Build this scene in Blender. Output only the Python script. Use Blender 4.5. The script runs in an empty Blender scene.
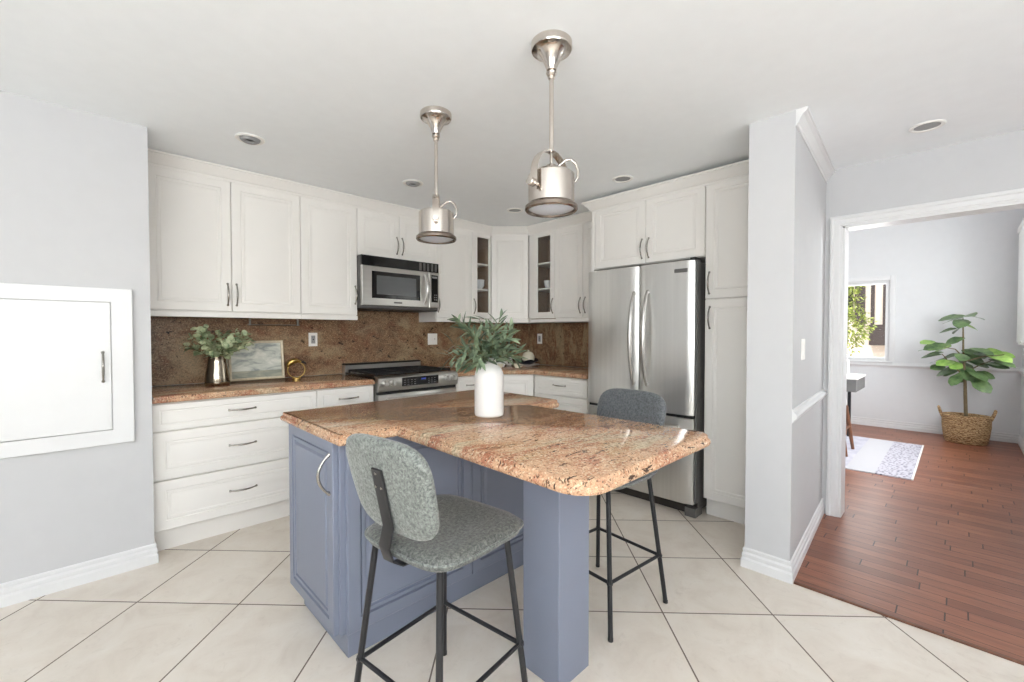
import bpy, bmesh, math, random
from mathutils import Vector, Matrix

SC = bpy.context.scene
COL = SC.collection
PI = math.pi

# ------------------------------------------------------------------ camera
cam_data = bpy.data.cameras.new('camera')
cam = bpy.data.objects.new('camera', cam_data)
COL.objects.link(cam)
YAW, PITCH, FPX, CAM_H = 0.797, 0.0205, 437.0, 1.30
cam_data.sensor_width = 36.0
cam_data.lens = FPX / 1024.0 * 36.0
cam_data.clip_start = 0.05
cam_data.clip_end = 200
cam.location = (0, 0, CAM_H)
cam.rotation_euler = (PI / 2 - PITCH, 0, YAW - PI / 2)
SC.camera = cam

# ------------------------------------------------------------------ world, sun, window daylight, exposure
world = bpy.data.worlds.new('daylight_sky')
SC.world = world
world.use_nodes = True
wn = world.node_tree
for n in list(wn.nodes):
    wn.nodes.remove(n)
w_out = wn.nodes.new('ShaderNodeOutputWorld')
w_bg = wn.nodes.new('ShaderNodeBackground')
w_sky = wn.nodes.new('ShaderNodeTexSky')
w_sky.sky_type = 'NISHITA'
w_sky.sun_disc = False
w_sky.sun_elevation = math.radians(48)
w_sky.sun_rotation = math.radians(200)
w_sky.air_density = 1.0
w_sky.dust_density = 2.5
w_bg.inputs['Strength'].default_value = 0.5
w_hsv = wn.nodes.new('ShaderNodeHueSaturation')
w_hsv.inputs['Saturation'].default_value = 0.45
wn.links.new(w_sky.outputs[0], w_hsv.inputs['Color'])
wn.links.new(w_hsv.outputs[0], w_bg.inputs['Color'])
wn.links.new(w_bg.outputs[0], w_out.inputs['Surface'])


def sun_light(name, direction, strength, angle):
    d = bpy.data.lights.new(name, 'SUN')
    d.energy = strength
    d.angle = math.radians(angle)
    d.color = (1.0, 0.96, 0.9)
    o = bpy.data.objects.new(name, d)
    COL.objects.link(o)
    o.rotation_euler = Vector(direction).to_track_quat('-Z', 'Y').to_euler()
    o.location = (0, 0, 12)


def area_light(name, loc, direction, sx, sy, watts, color=(1, 1, 1)):
    d = bpy.data.lights.new(name, 'AREA')
    d.shape = 'RECTANGLE'
    d.size, d.size_y = sx, sy
    d.energy = watts
    d.color = color
    o = bpy.data.objects.new(name, d)
    COL.objects.link(o)
    o.location = loc
    o.rotation_euler = Vector(direction).to_track_quat('-Z', 'Z').to_euler()


sun_light('sun', (0.55, -0.18, -0.9), 4.0, 1.0)
# daylight at the openings; rear pair tilted up as added ceiling bounce
area_light('window_daylight_west', (-2.62, -0.75, 1.62), (1, 0, 2.3), 2.7, 1.2, 128, (0.95, 0.98, 1.0))
area_light('added_daylight_south', (-0.6, -2.62, 1.60), (0, 1, 2.3), 3.0, 1.15, 156, (0.95, 0.98, 1.0))  # added fill at an unseen window, shifted to favour the left wall
area_light('window_daylight_next_room', (5.3, -0.72, 1.65), (0.25, 1, 0.1), 1.3, 1.35, 66, (0.97, 0.99, 1.0))
area_light('window_daylight_far', (7.92, 1.2, 1.45), (-1, 0, 0), 1.0, 1.0, 18, (0.97, 0.99, 1.0))

SC.view_settings.view_transform = 'Standard'
SC.view_settings.look = 'None'
SC.view_settings.gamma = 1.0
SC.view_settings.use_curve_mapping = False
SC.view_settings.exposure = 0.25
SC.cycles.max_bounces = 14
SC.cycles.diffuse_bounces = 9
SC.cycles.glossy_bounces = 6
SC.cycles.transparent_max_bounces = 12
SC.cycles.use_denoising = True
SC.cycles.sample_clamp_indirect = 6.0


# ------------------------------------------------------------------ materials
def srgb(r, g, b):
    def f(c):
        c /= 255.0
        return c / 12.92 if c <= 0.04045 else ((c + 0.055) / 1.055) ** 2.4
    return (f(r), f(g), f(b), 1.0)


def new_mat(name):
    m = bpy.data.materials.new(name)
    m.use_nodes = True
    nt = m.node_tree
    b = nt.nodes.get('Principled BSDF')
    return m, nt, b


def nd(nt, kind, **kw):
    n = nt.nodes.new(kind)
    for k, v in kw.items():
        if k in n.inputs:
            n.inputs[k].default_value = v
        else:
            setattr(n, k, v)
    return n


def obj_coord(nt, scale=None, rot=None):
    tc = nt.nodes.new('ShaderNodeTexCoord')
    if scale is None and rot is None:
        return tc.outputs['Object']
    mp = nt.nodes.new('ShaderNodeMapping')
    if scale is not None:
        mp.inputs['Scale'].default_value = scale
    if rot is not None:
        mp.inputs['Rotation'].default_value = rot
    nt.links.new(tc.outputs['Object'], mp.inputs['Vector'])
    return mp.outputs[0]


def ramp(nt, src, stops, interp='LINEAR'):
    r = nt.nodes.new('ShaderNodeValToRGB')
    r.color_ramp.interpolation = interp
    el = r.color_ramp.elements
    while len(el) < len(stops):
        el.new(0.5)
    for e, (p, c) in zip(el, stops):
        e.position = p
        e.color = c if len(c) == 4 else (*c, 1)
    nt.links.new(src, r.inputs[0])
    return r.outputs[0]


def noise(nt, vec, scale, detail=4, rough=0.55, dist=0.0):
    n = nd(nt, 'ShaderNodeTexNoise', Scale=scale, Detail=detail, Roughness=rough, Distortion=dist)
    nt.links.new(vec, n.inputs['Vector'])
    return n.outputs['Fac']


def mix(nt, fac, a, b, mode='MIX'):
    m = nt.nodes.new('ShaderNodeMix')
    m.data_type = 'RGBA'
    m.blend_type = mode
    for sock, v in ((m.inputs[0], fac), (m.inputs[6], a), (m.inputs[7], b)):
        if hasattr(v, 'links'):
            nt.links.new(v, sock)
        else:
            sock.default_value = v
    return m.outputs[2]


def bump(nt, b, height, strength=0.2, dist=0.01):
    bp = nd(nt, 'ShaderNodeBump', Strength=strength, Distance=dist)
    nt.links.new(height, bp.inputs['Height'])
    nt.links.new(bp.outputs[0], b.inputs['Normal'])


def simple(name, col, rough=0.5, metal=0.0, var=0.04, scale=12.0, spec=0.5, bmp=0.0, bscale=200, coat=0.0):
    m, nt, b = new_mat(name)
    v = obj_coord(nt)
    f = noise(nt, v, scale, 3)
    lo = tuple(c * (1 - var) for c in col[:3]) + (1,)
    hi = tuple(min(1, c * (1 + var)) for c in col[:3]) + (1,)
    nt.links.new(ramp(nt, f, [(0.3, lo), (0.7, hi)]), b.inputs['Base Color'])
    b.inputs['Roughness'].default_value = rough
    b.inputs['Metallic'].default_value = metal
    b.inputs['Specular IOR Level'].default_value = spec
    b.inputs['Coat Weight'].default_value = coat
    if bmp:
        bump(nt, b, noise(nt, v, bscale, 2), bmp, 0.002)
    return m


M = {}
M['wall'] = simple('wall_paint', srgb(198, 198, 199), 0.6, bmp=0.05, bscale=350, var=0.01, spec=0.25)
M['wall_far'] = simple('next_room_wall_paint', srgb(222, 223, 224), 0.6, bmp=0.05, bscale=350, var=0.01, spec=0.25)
M['ceiling'] = simple('ceiling_paint', srgb(244, 247, 249), 0.7, bmp=0.06, bscale=300, var=0.01, spec=0.2)
M['trim'] = simple('trim_paint', srgb(222, 222, 222), 0.35, var=0.01)
M['cab'] = simple('cabinet_lacquer', srgb(233, 230, 225), 0.38, var=0.012, scale=4)
M['cab_dark'] = simple('cabinet_interior', srgb(150, 126, 106), 0.6, var=0.08, scale=6)
M['blue'] = simple('blue_island_paint', srgb(122, 128, 144), 0.38, var=0.02, scale=5)
M['blackm'] = simple('black_powder_coat', srgb(30, 30, 33), 0.4, var=0.1, bmp=0.03)
M['blackg'] = simple('black_glass', srgb(14, 14, 16), 0.06, var=0.1)
M['blackp'] = simple('black_plastic', srgb(24, 24, 25), 0.45, var=0.1)
M['char'] = simple('charcoal_window_mesh', srgb(88, 90, 92), 0.12, var=0.06, scale=3)
M['greyp'] = simple('grey_appliance_side', srgb(96, 94, 92), 0.45, var=0.05)
M['castiron'] = simple('cast_iron', srgb(22, 22, 24), 0.6, var=0.15, bmp=0.1)
M['white'] = simple('white_plastic', srgb(238, 236, 232), 0.35, var=0.01)
M['ceramic'] = simple('matte_white_ceramic', srgb(222, 220, 217), 0.5, var=0.012, scale=20)
M['porcelain'] = simple('white_porcelain', srgb(236, 236, 236), 0.12, var=0.02)
M['navy'] = simple('navy_glaze', srgb(24, 28, 46), 0.12, var=0.15)
M['cream'] = simple('cream_glaze', srgb(222, 216, 196), 0.25, var=0.06, scale=30)
M['brass'] = simple('brass', srgb(186, 156, 92), 0.3, metal=1.0, var=0.1)
M['gilt'] = simple('gilt_wood_frame', srgb(196, 184, 160), 0.35, metal=0.5, var=0.12, scale=40)
M['walnut'] = simple('walnut_wood', srgb(105, 68, 48), 0.4, var=0.2, scale=25)
M['deskgrey'] = simple('grey_desk_paint', srgb(104, 103, 102), 0.5, var=0.04)
M['soil'] = simple('potting_soil', srgb(70, 52, 38), 0.9, var=0.3, scale=60)
M['bark'] = simple('grey_brown_bark', srgb(112, 98, 72), 0.8, var=0.25, scale=50)
M['stem'] = simple('green_stem', srgb(96, 98, 62), 0.6, var=0.15, scale=40)
M['linen'] = simple('white_linen', srgb(236, 236, 234), 0.8, var=0.03, scale=40)
M['lampdiff'] = simple('frosted_lamp_glass', srgb(206, 212, 222), 0.25, var=0.02)
M['dispb'] = simple('display_text', srgb(70, 90, 190), 0.4, var=0.1)
M['greydot'] = simple('grey_print', srgb(150, 150, 150), 0.5, var=0.05)
M['grille'] = simple('dark_grille', srgb(52, 46, 42), 0.5, var=0.1)


def mk_metal(name, col, rough, aniso, streak, sc, wobble=0.0, blur_axis=None):
    m, nt, b = new_mat(name)
    v = obj_coord(nt, scale=sc)
    f = noise(nt, v, 40, 3)
    lo = tuple(c * (1 - streak) for c in col[:3]) + (1,)
    hi = tuple(min(1, c * (1 + streak)) for c in col[:3]) + (1,)
    nt.links.new(ramp(nt, f, [(0.3, lo), (0.7, hi)]), b.inputs['Base Color'])
    b.inputs['Metallic'].default_value = 1.0
    b.inputs['Roughness'].default_value = rough
    b.inputs['Anisotropic'].default_value = aniso
    if wobble:
        w = noise(nt, obj_coord(nt, scale=(1, 1, 0.45)), 5.0, 2)
        bump(nt, b, w, wobble, 0.02)
    return m


M['steel'] = mk_metal('brushed_stainless_steel', srgb(218, 217, 214), 0.30, 0.4, 0.04, (1, 1, 0.02), 0.18)
M['steelh'] = mk_metal('brushed_steel_horizontal', srgb(190, 188, 184), 0.3, 0.4, 0.05, (0.02, 0.02, 1))
M['nickel'] = mk_metal('brushed_nickel', srgb(206, 198, 190), 0.20, 0.0, 0.05, (1, 1, 0.03))
M['rim'] = mk_metal('dark_nickel_rim', srgb(142, 130, 120), 0.25, 0.0, 0.05, (1, 1, 1))
M['pull'] = mk_metal('satin_nickel_pull', srgb(168, 164, 158), 0.25, 0.0, 0.03, (1, 1, 1))
M['pewter'] = mk_metal('mercury_glass', srgb(168, 158, 142), 0.16, 0.0, 0.25, (0.4, 0.4, 0.1))


def mk_granite(name, cols, cream, rust, sage, dark, rough, vein_at=0.54):
    m, nt, b = new_mat(name)
    v = obj_coord(nt)
    vs = obj_coord(nt, scale=(1.0, 2.4, 1.5), rot=(0.5, 0.35, 0.7))
    big = noise(nt, vs, 2.3, 4, 0.55, 0.6)
    base = ramp(nt, big, [(0.30, cols[0]), (0.41, cols[1]), (0.50, cols[2]), (0.59, cols[3]), (0.72, cols[4])])
    # rust coloured clouds a hand wide
    cl = noise(nt, vs, 4.5, 6, 0.66, 0.3)
    c0 = mix(nt, ramp(nt, cl, [(0.49, (0, 0, 0)), (0.62, (0.85, 0.85, 0.85))]), base, rust)
    # grains
    mid = noise(nt, v, 95, 5, 0.8, 0.1)
    c1 = mix(nt, ramp(nt, mid, [(0.50, (0, 0, 0)), (0.66, (0.45, 0.45, 0.45))]), c0, cream)
    c1 = mix(nt, ramp(nt, mid, [(0.32, (0.55, 0.55, 0.55)), (0.46, (0, 0, 0))]), c1, rust)

    def crystals(sc):
        vo = nd(nt, 'ShaderNodeTexVoronoi', Scale=sc)
        nt.links.new(v, vo.inputs['Vector'])
        sp = nt.nodes.new('ShaderNodeSeparateColor')
        nt.links.new(vo.outputs['Color'], sp.inputs[0])
        return sp
    k1, k2 = crystals(330.0), crystals(190.0)
    tone = ramp(nt, k1.outputs[2], [(0.0, (0.72, 0.70, 0.68)), (0.5, (1.0, 1.0, 1.0)), (1.0, (1.22, 1.20, 1.16))])
    c1 = mix(nt, 0.9, c1, tone, 'MULTIPLY')
    c2 = mix(nt, ramp(nt, k2.outputs[0], [(0.86, (0, 0, 0)), (0.90, (0.6, 0.6, 0.6))]), c1, cream)
    c3 = mix(nt, ramp(nt, k2.outputs[1], [(0.90, (0, 0, 0)), (0.94, (0.7, 0.7, 0.7))]), c2, dark)
    # drifting veins of sage grey quartz
    va = obj_coord(nt, scale=(1.3, 6.5, 2.2), rot=(0.45, 0.6, 0.95))
    vein = noise(nt, va, 1.5, 6, 0.62, 0.35)
    vm = ramp(nt, vein, [(vein_at, (0, 0, 0)), (vein_at + 0.1, (0.85, 0.85, 0.85))])
    vg = mix(nt, ramp(nt, mid, [(0.42, (0, 0, 0)), (0.6, (1, 1, 1))]), sage, cream)
    c4 = mix(nt, vm, c3, vg)
    pt = noise(nt, va, 10.5, 5, 0.66, 0.4)
    c5 = mix(nt, ramp(nt, pt, [(0.617, (0, 0, 0)), (0.645, (0.92, 0.92, 0.92))]), c4, dark)
    nt.links.new(c5, b.inputs['Base Color'])
    b.inputs['Roughness'].default_value = rough
    b.inputs['Specular IOR Level'].default_value = 0.2
    return m


M['granite'] = mk_granite('granite', [srgb(176, 144, 108), srgb(182, 144, 114), srgb(196, 158, 128), srgb(184, 140, 108), srgb(174, 130, 98)],
                          srgb(222, 202, 172), srgb(158, 100, 78), srgb(150, 138, 112), srgb(50, 38, 34), 0.09)
M['splash'] = mk_granite('granite_shaded', [srgb(94, 70, 55), srgb(116, 88, 68), srgb(138, 108, 82), srgb(118, 94, 74), srgb(154, 126, 96)],  # the worktop granite with shade from the cabinets darkened into its colours
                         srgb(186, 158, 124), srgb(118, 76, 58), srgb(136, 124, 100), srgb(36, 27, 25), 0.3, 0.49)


def mk_tile():
    m, nt, b = new_mat('diagonal_travertine_tile')
    tc = nt.nodes.new('ShaderNodeTexCoord')
    sx = nt.nodes.new('ShaderNodeSeparateXYZ')
    nt.links.new(tc.outputs['Object'], sx.inputs[0])

    def math_(op, a, c):
        n = nt.nodes.new('ShaderNodeMath')
        n.operation = op
        for s, x in zip(n.inputs, (a, c)):
            if hasattr(x, 'links'):
                nt.links.new(x, s)
            else:
                s.default_value = x
        return n.outputs[0]
    r2 = 2 ** -0.5
    u = math_('MULTIPLY', math_('ADD', sx.outputs[0], sx.outputs[1]), r2)
    v = math_('MULTIPLY', math_('SUBTRACT', sx.outputs[1], sx.outputs[0]), r2)
    u = math_('SUBTRACT', u, math_('MULTIPLY', v, 0.02))
    un = math_('DIVIDE', math_('SUBTRACT', u, 2.02 - 5.0), 0.5)
    vn = math_('DIVIDE', math_('SUBTRACT', v, 1.829 - 5.008), 0.5008)
    g = 0.0065

    def line(x):
        f = math_('FRACT', x, 0)
        d = math_('ABSOLUTE', math_('SUBTRACT', f, 0.5), 0)
        return math_('GREATER_THAN', d, 0.5 - g)
    grout = math_('MAXIMUM', line(un), line(vn))
    idx = math_('ADD', math_('MULTIPLY', math_('FLOOR', un, 0), 7.31), math_('MULTIPLY', math_('FLOOR', vn, 0), 3.17))
    rnd = nt.nodes.new('ShaderNodeTexWhiteNoise')
    rnd.noise_dimensions = '1D'
    nt.links.new(idx, rnd.inputs['W'])
    off = nt.nodes.new('ShaderNodeVectorMath')
    off.operation = 'ADD'
    sc = nt.nodes.new('ShaderNodeVectorMath')
    sc.operation = 'SCALE'
    nt.links.new(rnd.outputs['Color'], sc.inputs[0])
    sc.inputs['Scale'].default_value = 9.0
    nt.links.new(tc.outputs['Object'], off.inputs[0])
    nt.links.new(sc.outputs[0], off.inputs[1])
    cl = noise(nt, off.outputs[0], 4.5, 6, 0.62, 0.8)
    col = ramp(nt, cl, [(0.3, srgb(214, 203, 190)), (0.5, srgb(224, 215, 203)), (0.72, srgb(230, 223, 213))])
    fine = noise(nt, off.outputs[0], 16, 5, 0.7, 1.5)
    col = mix(nt, ramp(nt, fine, [(0.56, (0, 0, 0)), (0.75, (0.35, 0.35, 0.35))]), col, srgb(190, 178, 165))
    tint = mix(nt, rnd.outputs['Value'], (0.95, 0.95, 0.95, 1), (1.0, 1.0, 1.0, 1))
    col = mix(nt, 1.0, col, tint, 'MULTIPLY')
    col = mix(nt, grout, col, srgb(112, 98, 88))
    nt.links.new(col, b.inputs['Base Color'])
    rr = math_('ADD', math_('MULTIPLY', grout, 0.5), 0.3)
    nt.links.new(rr, b.inputs['Roughness'])
    inv = math_('SUBTRACT', 1.0, grout)
    bump(nt, b, inv, 0.3, 0.002)
    return m


M['tile'] = mk_tile()


def mk_wood_floor():
    m, nt, b = new_mat('reddish_hardwood_planks')
    tc = nt.nodes.new('ShaderNodeTexCoord')
    sx = nt.nodes.new('ShaderNodeSeparateXYZ')
    nt.links.new(tc.outputs['Object'], sx.inputs[0])

    def mt(op, a, c=0.0):
        n = nt.nodes.new('ShaderNodeMath')
        n.operation = op
        for sk, x in zip(n.inputs, (a, c)):
            if hasattr(x, 'links'):
                nt.links.new(x, sk)
            else:
                sk.default_value = x
        return n.outputs[0]

    def rand(x):
        n = nt.nodes.new('ShaderNodeTexWhiteNoise')
        n.noise_dimensions = '1D'
        nt.links.new(x, n.inputs['W'])
        return n.outputs['Value']
    W_, L_ = 0.083, 0.62
    xn = mt('DIVIDE', sx.outputs[0], W_)
    row = mt('FLOOR', xn)
    yn = mt('ADD', mt('DIVIDE', sx.outputs[1], L_), mt('MULTIPLY', rand(row), 7.3))
    cell = mt('ADD', mt('MULTIPLY', row, 13.7), mt('FLOOR', yn))
    ex = mt('GREATER_THAN', mt('ABSOLUTE', mt('SUBTRACT', mt('FRACT', xn), 0.5)), 0.5 - 0.022)
    ey = mt('GREATER_THAN', mt('ABSOLUTE', mt('SUBTRACT', mt('FRACT', yn), 0.5)), 0.5 - 0.0045)
    seam = mt('MAXIMUM', ex, ey)
    base = ramp(nt, rand(cell), [(0.0, srgb(128, 78, 58)), (0.5, srgb(144, 90, 67)), (1.0, srgb(158, 102, 76))])
    g = obj_coord(nt, scale=(9, 0.8, 1))
    gr = noise(nt, g, 6, 6, 0.65, 0.6)
    col = mix(nt, ramp(nt, gr, [(0.4, (0, 0, 0)), (0.75, (0.7, 0.7, 0.7))]), base, srgb(96, 58, 44))
    col = mix(nt, seam, col, srgb(60, 34, 27))
    nt.links.new(col, b.inputs['Base Color'])
    b.inputs['Roughness'].default_value = 0.36
    inv = nd(nt, 'ShaderNodeInvert')
    nt.links.new(seam, inv.inputs['Color'])
    hh = mix(nt, 0.25, inv.outputs[0], gr)
    bump(nt, b, hh, 0.35, 0.004)
    return m


M['woodfloor'] = mk_wood_floor()


def mk_fabric(name, c0, c1, c2):
    m, nt, b = new_mat(name)
    v = obj_coord(nt)
    a = noise(nt, v, 110, 4, 0.7, 0.6)
    c = noise(nt, v, 260, 3, 0.6)
    col = ramp(nt, a, [(0.36, c0), (0.5, c1), (0.66, c2)])
    col = mix(nt, ramp(nt, c, [(0.55, (0, 0, 0)), (0.7, (0.6, 0.6, 0.6))]), col, c0)
    nt.links.new(col, b.inputs['Base Color'])
    b.inputs['Roughness'].default_value = 0.6
    b.inputs['Sheen Weight'].default_value = 0.25
    bump(nt, b, a, 0.35, 0.003)
    return m


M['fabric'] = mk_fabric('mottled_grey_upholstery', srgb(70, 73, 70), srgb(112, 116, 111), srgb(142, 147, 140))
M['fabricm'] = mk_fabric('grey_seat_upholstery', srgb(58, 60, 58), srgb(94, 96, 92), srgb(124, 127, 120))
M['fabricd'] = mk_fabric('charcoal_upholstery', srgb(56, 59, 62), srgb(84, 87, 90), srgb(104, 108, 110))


def mk_leaf(name, c0, c1, rough=0.45):
    m, nt, b = new_mat(name)
    v = obj_coord(nt)
    f = noise(nt, v, 14, 3, 0.6)
    nt.links.new(ramp(nt, f, [(0.35, c0), (0.65, c1)]), b.inputs['Base Color'])
    b.inputs['Roughness'].default_value = rough
    b.inputs['Subsurface Weight'].default_value = 0.0
    b.inputs['Transmission Weight'].default_value = 0.0
    return m


M['olive'] = mk_leaf('olive_leaf', srgb(44, 66, 46), srgb(140, 156, 126))
M['euca'] = mk_leaf('eucalyptus_leaf', srgb(104, 126, 90), srgb(204, 208, 170))
M['fig'] = mk_leaf('fig_leaf_dark', srgb(66, 92, 58), srgb(112, 138, 88), 0.35)
M['figl'] = mk_leaf('fig_leaf_light', srgb(104, 142, 62), srgb(146, 178, 92), 0.35)
M['treeleaf'] = mk_leaf('sunlit_tree_leaf', srgb(106, 124, 44), srgb(172, 182, 84), 0.6)


def mk_basket():
    m, nt, b = new_mat('woven_seagrass')
    v = obj_coord(nt, scale=(1, 1, 1))
    w = nd(nt, 'ShaderNodeTexWave', Scale=15.0, Distortion=9.0, Detail=2.0)
    w.inputs['Detail Scale'].default_value = 3.0
    w.bands_direction = 'Z'
    nt.links.new(v, w.inputs['Vector'])
    n = noise(nt, v, 70, 4, 0.7)
    f = mix(nt, 0.4, w.outputs['Color'], n)
    nt.links.new(ramp(nt, f, [(0.25, srgb(132, 96, 62)), (0.5, srgb(184, 146, 100)), (0.8, srgb(216, 186, 140))]), b.inputs['Base Color'])
    b.inputs['Roughness'].default_value = 0.8
    bump(nt, b, f, 0.8, 0.02)
    return m


M['basket'] = mk_basket()


def mk_rug():
    m, nt, b = new_mat('pale_patchwork_rug')
    tc = nt.nodes.new('ShaderNodeTexCoord')
    v = tc.outputs['Object']
    sx = nt.nodes.new('ShaderNodeSeparateXYZ')
    nt.links.new(v, sx.inputs[0])
    vo = nd(nt, 'ShaderNodeTexVoronoi', Scale=38.0)
    nt.links.new(v, vo.inputs['Vector'])
    spots = ramp(nt, vo.outputs['Distance'], [(0.30, srgb(118, 116, 130)), (0.42, srgb(192, 190, 200))])
    plain = ramp(nt, noise(nt, v, 9, 4), [(0.35, srgb(178, 178, 192)), (0.65, srgb(198, 198, 208))])
    white = (0.54, 0.54, 0.57, 1)
    gt = nt.nodes.new('ShaderNodeMath')
    gt.operation = 'LESS_THAN'
    gt.inputs[1].default_value = 0.52
    nt.links.new(sx.outputs[1], gt.inputs[0])
    gt2 = nt.nodes.new('ShaderNodeMath')
    gt2.operation = 'LESS_THAN'
    gt2.inputs[1].default_value = 0.74
    nt.links.new(sx.outputs[1], gt2.inputs[0])
    c = mix(nt, gt2.outputs[0], plain, white)
    c = mix(nt, gt.outputs[0], c, spots)
    nt.links.new(c, b.inputs['Base Color'])
    b.inputs['Roughness'].default_value = 0.95
    bump(nt, b, noise(nt, v, 220, 2), 0.5, 0.004)
    return m


M['rug'] = mk_rug()


def mk_painting():
    m, nt, b = new_mat('cloudy_seascape_painting')
    tc = nt.nodes.new('ShaderNodeTexCoord')
    v = tc.outputs['Object']
    sx = nt.nodes.new('ShaderNodeSeparateXYZ')
    nt.links.new(v, sx.inputs[0])
    mp = nt.nodes.new('ShaderNodeMapping')
    mp.inputs['Scale'].default_value = (5, 5, 12)
    nt.links.new(v, mp.inputs['Vector'])
    n = noise(nt, mp.outputs[0], 1.6, 5, 0.6, 0.8)
    sky = ramp(nt, n, [(0.35, srgb(150, 156, 154)), (0.48, srgb(196, 200, 190)), (0.66, srgb(226, 226, 216))])
    sea = ramp(nt, n, [(0.35, srgb(140, 146, 136)), (0.7, srgb(186, 182, 162))])
    lt = nt.nodes.new('ShaderNodeMath')
    lt.operation = 'LESS_THAN'
    lt.inputs[1].default_value = 0.075
    nt.links.new(sx.outputs[2], lt.inputs[0])
    nt.links.new(mix(nt, lt.outputs[0], sky, sea), b.inputs['Base Color'])
    b.inputs['Roughness'].default_value = 0.25
    return m


M['painting'] = mk_painting()


def mk_glass(name, tint, gloss):
    m = bpy.data.materials.new(name)
    m.use_nodes = True
    nt = m.node_tree
    for n in list(nt.nodes):
        nt.nodes.remove(n)
    out = nt.nodes.new('ShaderNodeOutputMaterial')
    tr = nt.nodes.new('ShaderNodeBsdfTransparent')
    tr.inputs[0].default_value = tint
    gl = nt.nodes.new('ShaderNodeBsdfGlossy')
    gl.inputs['Roughness'].default_value = 0.02
    lw = nt.nodes.new('ShaderNodeLayerWeight')
    lw.inputs['Blend'].default_value = 0.5
    pw_ = nt.nodes.new('ShaderNodeMath')
    pw_.operation = 'POWER'
    pw_.inputs[1].default_value = 4.0
    nt.links.new(lw.outputs['Facing'], pw_.inputs[0])
    ma = nt.nodes.new('ShaderNodeMath')
    ma.operation = 'MULTIPLY_ADD'
    ma.inputs[1].default_value = 0.6
    ma.inputs[2].default_value = gloss
    nt.links.new(pw_.outputs[0], ma.inputs[0])
    mx = nt.nodes.new('ShaderNodeMixShader')
    nt.links.new(ma.outputs[0], mx.inputs[0])
    nt.links.new(tr.outputs[0], mx.inputs[1])
    nt.links.new(gl.outputs[0], mx.inputs[2])
    nt.links.new(mx.outputs[0], out.inputs['Surface'])
    return m


M['glass'] = mk_glass('clear_pane', (0.95, 0.96, 0.96, 1), 0.03)
M['stucco'] = simple('cream_stucco', srgb(232, 214, 198), 0.9, var=0.05, scale=8, bmp=0.2, bscale=60)
M['timber'] = simple('dark_timber', srgb(58, 46, 42), 0.7, var=0.15)
M['ground'] = simple('concrete_drive', srgb(190, 186, 178), 0.9, var=0.08, scale=3)


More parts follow.
